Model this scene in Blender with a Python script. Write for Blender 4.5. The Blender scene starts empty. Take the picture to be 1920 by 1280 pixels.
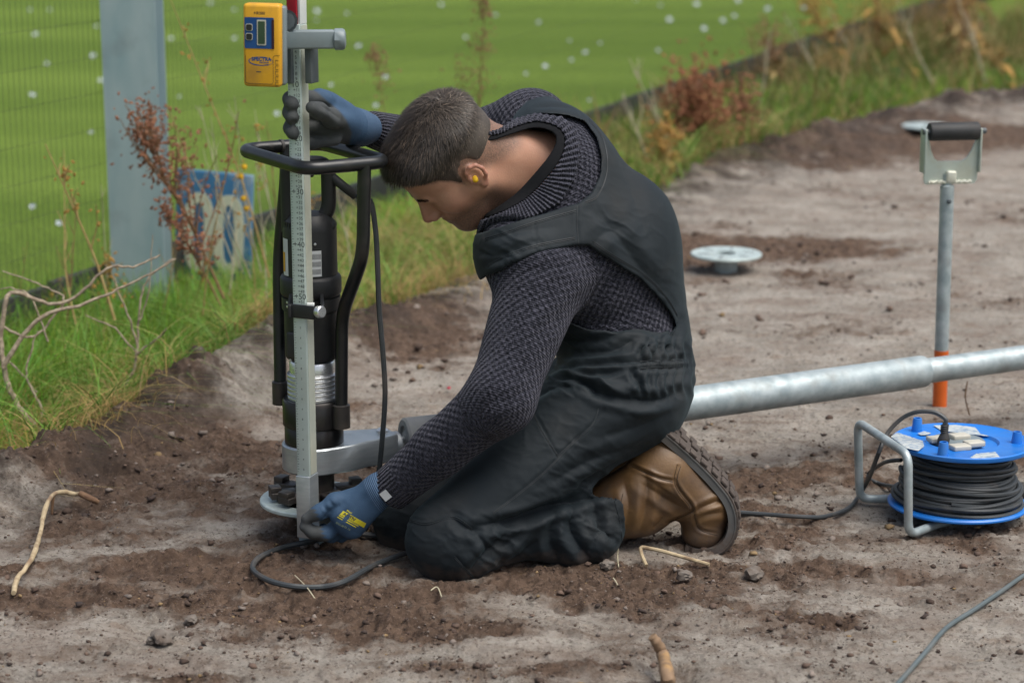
import bpy, bmesh, math, random
import numpy as np
from mathutils import Vector, Matrix

# ------------------------------------------------------------------ camera, sky, sun, exposure
scene = bpy.context.scene
COL = scene.collection
PITCH = math.radians(13.5)
FPX = 4000.0            # focal length in pixels of a 1920 px wide picture
CAM_H = 1.372
cam_data = bpy.data.cameras.new('camera')
cam_data.sensor_width = 36.0
cam_data.lens = 36.0 * FPX / 1920.0
cam_data.clip_start = 0.05
cam_data.clip_end = 2000
cam = bpy.data.objects.new('camera', cam_data)
COL.objects.link(cam)
cam.location = (0, 0, CAM_H)
cam.rotation_euler = (math.pi/2 - PITCH, 0, 0)
scene.camera = cam
cam_data.dof.use_dof = True
cam_data.dof.focus_distance = 4.08
cam_data.dof.aperture_fstop = 3.6

SUN_EL, SUN_AZ = math.radians(64), math.radians(120)   # azimuth measured from +Y (view direction) clockwise
world = bpy.data.worlds.new('World')
scene.world = world
world.use_nodes = True
wn, wl = world.node_tree.nodes, world.node_tree.links
wn.clear()
sky = wn.new('ShaderNodeTexSky'); sky.sky_type = 'NISHITA'; sky.sun_disc = False
sky.sun_elevation = SUN_EL; sky.sun_rotation = SUN_AZ
sky.air_density = 1.0; sky.dust_density = 4.0; sky.ozone_density = 0.6; sky.altitude = 0
hsv = wn.new('ShaderNodeHueSaturation'); hsv.inputs['Saturation'].default_value = 0.72
bg = wn.new('ShaderNodeBackground'); bg.inputs['Strength'].default_value = 0.07
wo = wn.new('ShaderNodeOutputWorld')
wl.new(sky.outputs[0], hsv.inputs['Color']); wl.new(hsv.outputs[0], bg.inputs['Color']); wl.new(bg.outputs[0], wo.inputs['Surface'])

sun_data = bpy.data.lights.new('sun', 'SUN')
sun_data.energy = 1.5; sun_data.angle = math.radians(45); sun_data.color = (1.0, 0.965, 0.91)
sun = bpy.data.objects.new('sun', sun_data); COL.objects.link(sun)
sd = Vector((math.sin(SUN_AZ)*math.cos(SUN_EL), math.cos(SUN_AZ)*math.cos(SUN_EL), math.sin(SUN_EL)))
sun.rotation_euler = sd.to_track_quat('Z', 'Y').to_euler()

scene.view_settings.view_transform = 'Standard'
scene.view_settings.look = 'None'
scene.view_settings.gamma = 1.0
scene.view_settings.exposure = 1.1
scene.view_settings.use_curve_mapping = False
scene.cycles.max_bounces = 8
scene.cycles.use_denoising = True

# ------------------------------------------------------------------ helpers
SP, CP = math.sin(PITCH), math.cos(PITCH)
def P(px, py, Y):
    """world point seen at photo pixel (px,py) on the plane y = Y"""
    a, b = (px-960)/FPX, (640-py)/FPX
    dy = CP + b*SP; dz = -SP + b*CP
    t = Y/dy
    return Vector((a*t, Y, CAM_H + dz*t))
def G(px, py, z=0.0):
    """world point seen at photo pixel (px,py) on the plane z"""
    a, b = (px-960)/FPX, (640-py)/FPX
    dy = CP + b*SP; dz = -SP + b*CP
    t = (z-CAM_H)/dz
    return Vector((a*t, dy*t, z))

_h = np.array([127.1, 311.7, 74.7])
def _rand2(ix, iy, seed):
    n = (ix.astype(np.int64)*374761393 + iy.astype(np.int64)*668265263 + seed*1274126177) & 0xffffffff
    n = ((n ^ (n >> 13))*1274126177) & 0xffffffff
    n = n ^ (n >> 16)
    return (n & 0xffff)/65535.0
def vnoise(x, y, seed=0):
    ix, iy = np.floor(x), np.floor(y)
    fx, fy = x-ix, y-iy
    fx = fx*fx*fx*(fx*(fx*6-15)+10); fy = fy*fy*fy*(fy*(fy*6-15)+10)
    a = _rand2(ix, iy, seed); b = _rand2(ix+1, iy, seed); c = _rand2(ix, iy+1, seed); d = _rand2(ix+1, iy+1, seed)
    return a*(1-fx)*(1-fy)+b*fx*(1-fy)+c*(1-fx)*fy+d*fx*fy
def fbm(x, y, oct=4, seed=0, gain=0.5):
    s = 0; a = 1.0; t = 0
    for i in range(oct):
        c, sn = math.cos(1.1*i), math.sin(1.1*i)
        s = s + a*vnoise((x*c-y*sn)*2**i+17.3*i, (x*sn+y*c)*2**i-9.1*i, seed+i); t += a; a *= gain
    return s/t
def sstep(a, b, x):
    t = np.clip((x-a)/(b-a), 0, 1)
    return t*t*(3-2*t)

def new_mesh(name, verts, faces, smooth=True):
    me = bpy.data.meshes.new(name)
    verts = np.asarray(verts, dtype=np.float32)
    if isinstance(faces, np.ndarray):
        k = faces.shape[1]
        me.vertices.add(len(verts)); me.vertices.foreach_set('co', verts.ravel())
        me.loops.add(faces.size); me.loops.foreach_set('vertex_index', faces.astype(np.int32).ravel())
        me.polygons.add(len(faces)); me.polygons.foreach_set('loop_start', np.arange(0, faces.size, k, dtype=np.int32))
        me.update(calc_edges=True)
    else:
        me.from_pydata([tuple(v) for v in verts], [], faces); me.update()
    if smooth:
        me.polygons.foreach_set('use_smooth', np.ones(len(me.polygons), dtype=bool))
    return me
def attr(me, name, data, kind='FLOAT'):
    a = me.attributes.new(name, kind, 'POINT')
    d = np.asarray(data, dtype=np.float32)
    if kind == 'FLOAT': a.data.foreach_set('value', d.ravel())
    elif kind == 'FLOAT_VECTOR': a.data.foreach_set('vector', d.ravel())
    elif kind == 'FLOAT_COLOR': a.data.foreach_set('color', d.ravel())
def link(name, me, m=None, parent=None, loc=None):
    o = bpy.data.objects.new(name, me)
    COL.objects.link(o)
    if m is not None and me is not None: me.materials.append(m)
    if parent is not None:
        o.parent = parent
        if loc is None and parent.type == 'EMPTY': o.matrix_parent_inverse = parent.matrix_basis.inverted()
    if loc is not None: o.location = loc
    return o
def tag(o, label, cat=None, group=None, kind=None):
    if label: o['label'] = label
    if cat: o['category'] = cat
    if group: o['group'] = group
    if kind: o['kind'] = kind
    return o
def thing(name, label, cat, loc=(0,0,0), group=None):
    o = bpy.data.objects.new(name, None); COL.objects.link(o)
    o.location = loc; o.empty_display_size = 0.05
    return tag(o, label, cat, group)

class MB:
    """collects shapes (world coordinates) for one mesh"""
    def __init__(s): s.v = []; s.f = []
    def add(s, vs, fs):
        n = len(s.v); s.v += [tuple(v) for v in vs]; s.f += [tuple(i+n for i in f) for f in fs]; return s
    def box(s, c, size, R=None, bev=0.0):
        c = Vector(c); R = R or Matrix.Identity(3); hx, hy, hz = [d/2 for d in size]
        if bev <= 0:
            vs = [c + R @ Vector((x, y, z)) for x in (-hx, hx) for y in (-hy, hy) for z in (-hz, hz)]
            return s.add(vs, [(0,1,3,2),(4,6,7,5),(0,4,5,1),(2,3,7,6),(0,2,6,4),(1,5,7,3)])
        bm = bmesh.new(); bmesh.ops.create_cube(bm, size=1)
        for v in bm.verts: v.co = Vector((v.co.x*size[0], v.co.y*size[1], v.co.z*size[2]))
        bmesh.ops.bevel(bm, geom=bm.edges[:], offset=bev, segments=3, affect='EDGES', profile=0.5)
        bm.verts.index_update()
        s.add([c + R @ v.co for v in bm.verts], [[v.index for v in f.verts] for f in bm.faces]); bm.free(); return s
    def tube(s, pts, r, n=10, cap=True, closed=False):
        pts = [Vector(p) for p in pts]; m = len(pts)
        rs = r if isinstance(r, (list, tuple, np.ndarray)) else [r]*m
        T = []
        for i in range(m):
            if closed: t = pts[(i+1) % m]-pts[i-1]
            else: t = pts[min(i+1, m-1)]-pts[max(i-1, 0)]
            T.append(t.normalized() if t.length > 1e-9 else Vector((0,0,1)))
        u = T[0].orthogonal().normalized(); vs = []
        for i in range(m):
            u = (u - T[i]*u.dot(T[i]))
            u = u.normalized() if u.length > 1e-6 else T[i].orthogonal().normalized()
            w = T[i].cross(u)
            for k in range(n):
                a = 2*math.pi*k/n
                vs.append(pts[i] + (u*math.cos(a)+w*math.sin(a))*rs[i])
        fs = []
        for i in range(m if closed else m-1):
            j = (i+1) % m
            for k in range(n):
                k2 = (k+1) % n
                fs.append((i*n+k, i*n+k2, j*n+k2, j*n+k))
        if cap and not closed:
            fs.append(tuple(range(n-1, -1, -1))); fs.append(tuple((m-1)*n+k for k in range(n)))
        return s.add(vs, fs)
    def lathe(s, c, prof, n=40, axis=(0,0,1)):
        """prof: (radius, height) pairs along axis from c"""
        c = Vector(c); A = Vector(axis).normalized(); u = A.orthogonal().normalized() if abs(A.z) < .99 else Vector((1,0,0)); w = A.cross(u)
        vs = []; fs = []; m = len(prof)
        for r, h in prof:
            for k in range(n):
                a = 2*math.pi*k/n
                vs.append(c + A*h + (u*math.cos(a)+w*math.sin(a))*max(r, 1e-5))
        for i in range(m-1):
            for k in range(n):
                k2 = (k+1) % n
                fs.append((i*n+k, i*n+k2, (i+1)*n+k2, (i+1)*n+k))
        if prof[0][0] > 1e-4: fs.append(tuple(range(n-1, -1, -1)))
        if prof[-1][0] > 1e-4: fs.append(tuple((m-1)*n+k for k in range(n)))
        return s.add(vs, fs)
    def prism(s, poly, frame, h, bev=0.0):
        """poly: 2D outline (CCW), frame: (origin, x axis, y axis, normal), extruded by h along normal"""
        o, X, Y_, N = [Vector(q) for q in frame]; n = len(poly)
        vs = []; fs = []
        layers = [(0, bev), (bev, 0), (h-bev, 0), (h, bev)] if bev > 0 else [(0, 0), (h, 0)]
        cx = sum(p[0] for p in poly)/n; cy = sum(p[1] for p in poly)/n
        for z, ins in layers:
            for p in poly:
                d = math.hypot(p[0]-cx, p[1]-cy) or 1
                k = 1-ins/d
                vs.append(o + X*(cx+(p[0]-cx)*k) + Y_*(cy+(p[1]-cy)*k) + N*z)
        for l in range(len(layers)-1):
            for i in range(n):
                j = (i+1) % n
                fs.append((l*n+i, l*n+j, (l+1)*n+j, (l+1)*n+i))
        fs.append(tuple(range(n-1, -1, -1))); fs.append(tuple((len(layers)-1)*n+i for i in range(n)))
        return s.add(vs, fs)
    def build(s, name, m, parent=None, smooth=True, ang=40):
        me = new_mesh(name, s.v, s.f, smooth)
        if smooth:
            try: me.set_sharp_from_angle(angle=math.radians(ang))
            except Exception: pass
        return link(name, me, m, parent)

def spline(pts, n=8, closed=False):
    """Catmull-Rom through the points"""
    pts = [Vector(p) for p in pts]; m = len(pts); out = []
    rng = range(m) if closed else range(m-1)
    for i in rng:
        if closed: a, b, c, d = pts[i-1], pts[i], pts[(i+1) % m], pts[(i+2) % m]
        else: a, b, c, d = pts[max(i-1, 0)], pts[i], pts[i+1], pts[min(i+2, m-1)]
        for k in range(n):
            t = k/n
            out.append(0.5*((2*b)+(c-a)*t+(2*a-5*b+4*c-d)*t*t+(3*b-a-3*c+d)*t*t*t))
    if not closed: out.append(pts[-1].copy())
    return out
def fillet(pts, r, n=6, closed=False):
    """polyline with rounded corners"""
    pts = [Vector(p) for p in pts]; m = len(pts); out = []
    for i in range(m):
        if not closed and i in (0, m-1): out.append(pts[i]); continue
        a, b, c = pts[i-1], pts[i], pts[(i+1) % m]
        d1, d2 = (a-b), (c-b)
        q = min(r, d1.length*.48, d2.length*.48)
        p1, p2 = b+d1.normalized()*q, b+d2.normalized()*q
        for k in range(n+1):
            t = k/n
            out.append(p1*(1-t)**2 + b*2*t*(1-t) + p2*t*t)
    return out

def mat(name, c1, c2=None, rough=0.6, metal=0.0, scale=20.0, bump=0.0, bscale=None, detail=4.0, spec=0.5, dirt=None, dirt_amt=0.0, dscale=8.0, rvar=0.1, thr=(0.35, 0.65), stretch=None):
    m = bpy.data.materials.new(name); m.use_nodes = True
    N, L = m.node_tree.nodes, m.node_tree.links
    b = N['Principled BSDF']
    b.inputs['Roughness'].default_value = rough; b.inputs['Metallic'].default_value = metal
    b.inputs['Specular IOR Level'].default_value = spec
    tc = N.new('ShaderNodeTexCoord'); vec = tc.outputs['Object']
    if stretch:
        mp = N.new('ShaderNodeMapping'); mp.inputs['Scale'].default_value = stretch; L.new(vec, mp.inputs['Vector']); vec = mp.outputs[0]
    nz = N.new('ShaderNodeTexNoise'); nz.inputs['Scale'].default_value = scale; nz.inputs['Detail'].default_value = detail
    L.new(vec, nz.inputs['Vector'])
    rp = N.new('ShaderNodeMapRange'); rp.inputs['From Min'].default_value = thr[0]; rp.inputs['From Max'].default_value = thr[1]
    L.new(nz.outputs['Fac'], rp.inputs['Value'])
    mx = N.new('ShaderNodeMix'); mx.data_type = 'RGBA'
    c2 = c2 or tuple(x*0.8 for x in c1)
    mx.inputs['A'].default_value = (*c1, 1); mx.inputs['B'].default_value = (*c2, 1)
    L.new(rp.outputs[0], mx.inputs['Factor'])
    col = mx.outputs['Result']
    if dirt:
        n2 = N.new('ShaderNodeTexNoise'); n2.inputs['Scale'].default_value = dscale; n2.inputs['Detail'].default_value = 6; L.new(tc.outputs['Object'], n2.inputs['Vector'])
        r2 = N.new('ShaderNodeMapRange'); r2.inputs['From Min'].default_value = 0.52; r2.inputs['From Max'].default_value = 0.68; r2.inputs['To Max'].default_value = dirt_amt
        L.new(n2.outputs['Fac'], r2.inputs['Value'])
        m2 = N.new('ShaderNodeMix'); m2.data_type = 'RGBA'; m2.inputs['B'].default_value = (*dirt, 1)
        L.new(col, m2.inputs['A']); L.new(r2.outputs[0], m2.inputs['Factor']); col = m2.outputs['Result']
        rr = N.new('ShaderNodeMapRange'); rr.inputs['To Min'].default_value = rough; rr.inputs['To Max'].default_value = 0.9
        L.new(r2.outputs[0], rr.inputs['Value']); L.new(rr.outputs[0], b.inputs['Roughness'])
    elif rvar:
        rr = N.new('ShaderNodeMapRange'); rr.inputs['To Min'].default_value = max(rough-rvar, 0.02); rr.inputs['To Max'].default_value = min(rough+rvar, 1)
        L.new(nz.outputs['Fac'], rr.inputs['Value']); L.new(rr.outputs[0], b.inputs['Roughness'])
    L.new(col, b.inputs['Base Color'])
    if bump:
        nb = N.new('ShaderNodeTexNoise'); nb.inputs['Scale'].default_value = bscale or scale*3; nb.inputs['Detail'].default_value = 5
        L.new(vec, nb.inputs['Vector'])
        bp = N.new('ShaderNodeBump'); bp.inputs['Strength'].default_value = 0.6; bp.inputs['Distance'].default_value = bump
        L.new(nb.outputs['Fac'], bp.inputs['Height']); L.new(bp.outputs[0], b.inputs['Normal'])
    return m

_TXT = {}
def text_mesh(s, size, font=None, bold=0.0):
    k = (s, round(bold/size, 3))
    if k not in _TXT: _TXT[k] = _text_mesh(s, 1.0, None, k[1])
    vs, fs = _TXT[k]
    return [v*size for v in vs], fs
def _text_mesh(s, size, font=None, bold=0.0):
    """flat lettering as mesh data in its own XY plane, centred"""
    cu = bpy.data.curves.new('lettering', 'FONT'); cu.body = s; cu.size = size
    cu.align_x = 'CENTER'; cu.align_y = 'CENTER'; cu.offset = bold; cu.resolution_u = 3
    o = bpy.data.objects.new('lettering', cu); COL.objects.link(o)
    me = bpy.data.meshes.new_from_object(o.evaluated_get(bpy.context.evaluated_depsgraph_get()))
    bpy.data.objects.remove(o); bpy.data.curves.remove(cu)
    vs = [v.co.copy() for v in me.vertices]; fs = [tuple(p.vertices) for p in me.polygons]
    bpy.data.meshes.remove(me)
    return vs, fs
def frame_add(mb, vf, o, X, Y_):
    vs, fs = vf; mb.add([Vector(o)+Vector(X)*v.x+Vector(Y_)*v.y for v in vs], fs)

for _v in range(1, 52): text_mesh(('+%d' % _v) if _v > 10 else str(_v), 1.0)
for _v in range(10): text_mesh(str(_v), 1.0)
# ------------------------------------------------------------------ ground
EDGE = np.array([(-2.6,1.5),(-1.75,3.3),(-1.10,4.44),(-.88,5.02),(-.675,5.58),(-.4,5.98),(-.1,6.66),(.49,8.08),(.87,9.03),(1.65,10.2),(2.16,10.85),(2.9,11.15),(6,12.2),(30,20)])
def edge_dist(x, y):
    """signed distance to the edge of the bare soil, positive on the grass side"""
    best = np.full(x.shape, 1e9); sg = np.zeros(x.shape)
    for i in range(len(EDGE)-1):
        a, b = EDGE[i], EDGE[i+1]; d = b-a
        t = np.clip(((x-a[0])*d[0]+(y-a[1])*d[1])/(d@d), 0, 1)
        dx, dy = x-a[0]-t*d[0], y-a[1]-t*d[1]
        q = dx*dx+dy*dy; cr = d[0]*dy-d[1]*dx
        m = q < best
        best = np.where(m, q, best); sg = np.where(m, cr, sg)
    return np.sqrt(best)*np.sign(sg)
# loose brown earth lies here (x, y, half width, half depth)
PATCH = []
for px, py, hw, hd, amp in [(600,985,.26,.22,1.),(300,960,.26,.22,.8),(110,900,.22,.12,.7),(420,850,.26,.2,.8),(640,1140,.3,.12,.95),(860,1190,.22,.10,.85),
                            (430,1060,.22,.12,.8),(1120,1090,.2,.08,.8),(1400,1060,.2,.06,.75),(1330,1010,.16,.05,.8),(1480,985,.18,.06,.5),(1330,470,.5,.35,.9),(1560,470,.4,.2,.7),(1390,290,.9,.5,.9),
                            (1750,260,.9,.6,.8),(830,620,.25,.4,.75),(860,700,.14,.12,.6),(1560,900,.2,.1,.55),(1800,1010,.25,.08,.7),(1500,1150,.12,.04,.5),(150,1130,.25,.07,.75),(960,1270,.2,.03,.4),
                            (1180,1130,.14,.05,.7),(200,1010,.12,.06,.5),(40,1075,.15,.06,.8),(350,1250,.1,.03,.6),(1700,1180,.12,.04,.35),(1820,850,.3,.16,.7),(180,780,.22,.2,.8)]:
    g = G(px, py); PATCH.append((g.x, g.y, hw, hd, amp))
def brown_mask(x, y):
    w = x + .14*(fbm(x*4, y*4, 4, 51)-.5)*2; v = y + .14*(fbm(x*4, y*4, 4, 77)-.5)*2
    s = np.zeros(x.shape)
    for cx, cy, hw, hd, amp in PATCH:
        s = np.maximum(s, amp*np.exp(-((w-cx)/hw)**2-((v-cy)/hd)**2))
    n = fbm(x*2.2, y*3.4, 6, 5, .6); n2 = fbm(x*9, y*16, 4, 6)
    return sstep(.46, .90, .55*s + .75*n + .28*n2)
def soil_height(x, y, m=None):
    if m is None: m = brown_mask(x, y)
    d = edge_dist(x, y)
    h = .022*(fbm(x*1.3, y*1.3, 3, 11)-.5) + .020*(fbm(x*5, y*8, 4, 12)-.5)
    near = 1/(1+np.maximum(y-6, 0)*.15)
    rough = fbm(x*16, y*20, 4, 21, .55); rid = 1-np.abs(2*fbm(x*11, y*15, 4, 31, .55)-1)
    h = h + m*(.022*(rough-.5) + .012*(sstep(.6, 1.0, rid)) + .013*(fbm(x*55, y*55, 3, 41)-.5) - .004)
    h = h + (1-m)*(.006*(fbm(x*30, y*40, 3, 43)-.5))
    fine = fbm(x*130, y*130, 2, 45); h = h + (.0028+.0040*m)*(fine-.5) + .0055*m*sstep(.60, .72, fbm(x*38, y*38, 2, 46)) + .005*(1-m)*sstep(.66, .76, fbm(x*45, y*45, 2, 47))
    berm = np.exp(-((d+.10)/.11)**2)*(.02+.09*fbm(x*3, y*3, 3, 61)*sstep(.3, .6, fbm(x*2, y*2, 2, 62))) + np.exp(-((d+.16)/.13)**2)*.050*sstep(6.1, 5.3, y)*sstep(4.3, 5.0, y)*(.55+.9*fbm(x*6, y*6, 3, 66)) + np.exp(-((d+.28)/.26)**2)*.10*sstep(7.5, 9.5, y)*fbm(x*2.5, y*2.5, 4, 67)
    h = h + berm*(.5+fbm(x*14, y*14, 4, 63)) 
    h = h - .45*sstep(-.02, .22, d + .12*(fbm(x*6, y*6, 4, 64)-.5))
    # hollows: beside the stump, under the screw
    for px, py, r, dep in [(1262,1262,.035,.03),(270,1180,.05,.02),(1290,1262,.03,.02)]:
        g = G(px, py); h = h - dep*np.exp(-((x-g.x)**2+(y-g.y)**2)/(r*r))
    return h
def gz(x, y): 
    return float(soil_height(np.array([x]), np.array([y]))[0])

ys = [2.7]
while ys[-1] < 15: ys.append(ys[-1] + .0052*(ys[-1]/4)**2)
ys = np.array([1.5, 2.0, 2.4] + ys + [16, 18, 22, 30])
us = np.concatenate([[-2.5, -1.0, -.6, -.42], np.linspace(-.32, .32, 690), [.42, .6, 1.0, 2.5]])
yy, uu = np.meshgrid(ys, us, indexing='ij'); xx = uu*yy
yy = yy.astype(np.float64)
bmk = brown_mask(xx, yy); zz = soil_height(xx, yy, bmk)
nr, nc = xx.shape
idx = np.arange(nr*nc).reshape(nr, nc)
faces = np.stack([idx[:-1,:-1], idx[:-1,1:], idx[1:,1:], idx[1:,:-1]], -1).reshape(-1, 4)
soil_me = new_mesh('soil_ground', np.stack([xx, yy, zz], -1).reshape(-1, 3), faces)
attr(soil_me, 'brown', bmk.ravel())
dd = edge_dist(xx, yy)
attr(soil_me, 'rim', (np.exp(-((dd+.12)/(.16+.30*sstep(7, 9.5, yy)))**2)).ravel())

def soil_material():
    m = bpy.data.materials.new('bare_soil'); m.use_nodes = True
    N, L = m.node_tree.nodes, m.node_tree.links
    b = N['Principled BSDF']; b.inputs['Roughness'].default_value = .92; b.inputs['Specular IOR Level'].default_value = .25
    tc = N.new('ShaderNodeTexCoord')
    def noise(scale, detail=6, rough=.6, st=None):
        n = N.new('ShaderNodeTexNoise'); n.inputs['Scale'].default_value = scale; n.inputs['Detail'].default_value = detail; n.inputs['Roughness'].default_value = rough
        src = tc.outputs['Object']
        if st:
            mp = N.new('ShaderNodeMapping'); mp.inputs['Scale'].default_value = st; L.new(src, mp.inputs['Vector']); src = mp.outputs[0]
        L.new(src, n.inputs['Vector']); return n.outputs['Fac']
    def ramp(v, a, b_, lo=0., hi=1.):
        r = N.new('ShaderNodeMapRange'); r.inputs['From Min'].default_value = a; r.inputs['From Max'].default_value = b_; r.inputs['To Min'].default_value = lo; r.inputs['To Max'].default_value = hi; L.new(v, r.inputs['Value']); return r.outputs[0]
    def mix(f, a, b_):
        x = N.new('ShaderNodeMix'); x.data_type = 'RGBA'
        if isinstance(f, float): x.inputs['Factor'].default_value = f
        else: L.new(f, x.inputs['Factor'])
        for k, v in (('A', a), ('B', b_)):
            if isinstance(v, tuple): x.inputs[k].default_value = (*v, 1)
            else: L.new(v, x.inputs[k])
        return x.outputs['Result']
    def mul(a, b_):
        x = N.new('ShaderNodeMath'); x.operation = 'MULTIPLY'
        for i, v in enumerate((a, b_)):
            if isinstance(v, float): x.inputs[i].default_value = v
            else: L.new(v, x.inputs[i])
        return x.outputs[0]
    at = N.new('ShaderNodeAttribute'); at.attribute_name = 'brown'
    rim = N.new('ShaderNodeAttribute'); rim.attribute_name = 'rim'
    sand = mix(ramp(noise(5, 8, .65), .35, .68), (.240, .216, .182), (.430, .394, .343))
    sand = mix(mul(ramp(noise(9, 6, .65, (1, 2.2, 1)), .5, .66), .55), sand, (.20, .135, .09))       # brown stain
    sand = mix(mul(ramp(noise(95, 5, .8), .53, .60), .85), sand, (.115, .092, .074))                  # grit
    sand = mix(mul(ramp(noise(16, 5, .7, (1, 2, 1)), .66, .72), .4), sand, (.36, .25, .11))
    sand = mix(mul(ramp(noise(210, 3, .8), .54, .62), .55), sand, (.47, .43, .39))
    sand = mix(mul(ramp(noise(3.2, 7, .7, (1, 1.6, 1)), .48, .60), .45), sand, (.19, .14, .11))               # ochre sand
    earth = mix(ramp(noise(22, 8, .7), .35, .7), (.066, .042, .029), (.176, .118, .083))
    earth = mix(mul(ramp(noise(110, 5, .8), .54, .64), .6), earth, (.24, .17, .13))
    earth = mix(mul(ramp(noise(60, 6, .8), .54, .60), .75), earth, (.034, .022, .016))
    earth = mix(mul(ramp(noise(34, 5, .75), .68, .73), .6), earth, (.30, .19, .07))
    fac = N.new('ShaderNodeMath'); fac.operation = 'ADD'; L.new(at.outputs['Fac'], fac.inputs[0]); L.new(ramp(noise(28, 7, .7), .25, .75, -.42, .42), fac.inputs[1])
    col = mix(ramp(fac.outputs[0], .16, .86), sand, earth)
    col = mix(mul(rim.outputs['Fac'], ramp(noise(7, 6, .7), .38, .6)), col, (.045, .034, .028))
    L.new(col, b.inputs['Base Color'])
    bp = N.new('ShaderNodeBump'); bp.inputs['Strength'].default_value = .9; bp.inputs['Distance'].default_value = .008
    L.new(noise(75, 9, .82), bp.inputs['Height'])
    b2 = N.new('ShaderNodeBump'); b2.inputs['Strength'].default_value = .8; b2.inputs['Distance'].default_value = .0025; L.new(noise(320, 4, .8), b2.inputs['Height']); L.new(bp.outputs[0], b2.inputs['Normal'])
    L.new(b2.outputs[0], b.inputs['Normal'])
    return m
SOIL = soil_material()
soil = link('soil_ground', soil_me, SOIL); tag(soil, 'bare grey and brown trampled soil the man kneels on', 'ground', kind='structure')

# playing field: one great sheet
fm = bpy.data.materials.new('turf'); fm.use_nodes = True
N, L = fm.node_tree.nodes, fm.node_tree.links
b = N['Principled BSDF']; b.inputs['Roughness'].default_value = .9; b.inputs['Specular IOR Level'].default_value = .15
tc = N.new('ShaderNodeTexCoord'); mp = N.new('ShaderNodeMapping'); mp.inputs['Rotation'].default_value = (0, 0, .18); mp.inputs['Scale'].default_value = (.12, 1, 1)
L.new(tc.outputs['Object'], mp.inputs['Vector'])
n1 = N.new('ShaderNodeTexNoise'); n1.inputs['Scale'].default_value = .9; n1.inputs['Detail'].default_value = 5; L.new(mp.outputs[0], n1.inputs['Vector'])
r1 = N.new('ShaderNodeValToRGB'); r1.color_ramp.elements[0].position = .36; r1.color_ramp.elements[1].position = .64
r1.color_ramp.elements[0].color = (.090, .146, .019, 1); r1.color_ramp.elements[1].color = (.134, .202, .031, 1)
L.new(n1.outputs['Fac'], r1.inputs['Fac'])
n2 = N.new('ShaderNodeTexNoise'); n2.inputs['Scale'].default_value = 40; n2.inputs['Detail'].default_value = 6; L.new(tc.outputs['Object'], n2.inputs['Vector'])
m3 = N.new('ShaderNodeMix'); m3.data_type = 'RGBA'; m3.blend_type = 'OVERLAY'; m3.inputs['Factor'].default_value = .5
L.new(r1.outputs[0], m3.inputs['A']); L.new(n2.outputs['Fac'], m3.inputs['B']); L.new(m3.outputs['Result'], b.inputs['Base Color'])
bp = N.new('ShaderNodeBump'); bp.inputs['Distance'].default_value = .03; L.new(n2.outputs['Fac'], bp.inputs['Height']); L.new(bp.outputs[0], b.inputs['Normal'])
fx = np.concatenate([np.linspace(-900, -10, 10), np.linspace(-8, 14, 45), np.linspace(20, 900, 10)])
fy = np.concatenate([[-60, -10], np.linspace(0, 40, 60), [60, 100, 200, 500, 1500]])
fyy, fxx = np.meshgrid(fy, fx, indexing='ij')
fz = -.07 + .03*(fbm(fxx*.8, fyy*.8, 3, 71)-.5)
idx = np.arange(fxx.size).reshape(fxx.shape)
faces = np.stack([idx[:-1,:-1], idx[:-1,1:], idx[1:,1:], idx[1:,:-1]], -1).reshape(-1, 4)
field_me = new_mesh('field', np.stack([fxx, fyy, fz], -1).reshape(-1, 3), faces)
field = link('field', field_me, fm); tag(field, 'flat green mown playing field beyond the fence', 'field', kind='structure')
# ------------------------------------------------------------------ fence along the field
FA = np.array([-1.35, 5.83]); FD = np.array([2.78, 6.47]); FD = FD/np.linalg.norm(FD)
FN = np.array([-FD[1], FD[0]])          # towards the field
def fpt(s, z=0.0, off=0.0):
    q = FA + FD*s + FN*off
    return Vector((q[0], q[1], z))
M_POST = mat('galvanised_post', (.27, .375, .41), (.36, .45, .475), .5, .3, scale=14, dirt=(.16, .19, .19), dirt_amt=.5, dscale=5, stretch=(1, 1, .3))
M_NET = mat('net_cord', (.060, .085, .040), (.045, .06, .03), .7)
M_SKIRT = mat('black_board', (.013, .016, .018), (.03, .032, .03), .65, scale=9, dirt=(.06, .05, .04), dirt_amt=.5)
fence = thing('net_fence', 'tall fine net fence on a grey steel post with black board along its foot', 'fence', fpt(0, -.07))
mb = MB(); q = P(270, 560, 6.25); 
px0, py0 = q.x, q.y
# I-section post: two flanges and a web
for dy in (-.075, .075): mb.box((px0, py0+dy, 1.35), (.156, .012, 2.9))
mb.box((px0, py0, 1.35), (.010, .140, 2.9))
mb.build('post', M_POST, fence)
nv = []; nf = []
s_ = np.arange(-2.2, 16.5, .026)
rr = .0007
def strand(a, b):
    a, b = Vector(a), Vector(b); t = (b-a).normalized(); u = t.orthogonal().normalized(); w = t.cross(u); n = len(nv)
    for p in (a, b):
        for k in range(3):
            an = 2.094*k; nv.append(p+(u*math.cos(an)+w*math.sin(an))*rr)
    for k in range(3):
        j = (k+1) % 3; nf.append((n+k, n+j, n+3+j, n+3+k))
for s in s_: strand(fpt(s, -.05, .02), fpt(s, 2.3, .02))
for z in np.arange(0.0, 2.3, .104): strand(fpt(-2.2, z, .02), fpt(16.5, z, .02))
net = link('net', new_mesh('net', nv, nf), M_NET, fence); net['kind'] = 'stuff'
a = Vector((FD[0], FD[1], 0)); Rf = Matrix((a, Vector((FN[0], FN[1], 0)), Vector((0, 0, 1)))).transposed()
for i in range(8):
    s0 = -2.2 + i*2.36
    c = fpt(s0+1.175, .018 + .010*math.sin(i*2.1), .045)
    MB().box(c, (2.345, .022, .165), Rf, .004).build('skirt_board', M_SKIRT, fence)
mb = MB(); 
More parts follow.
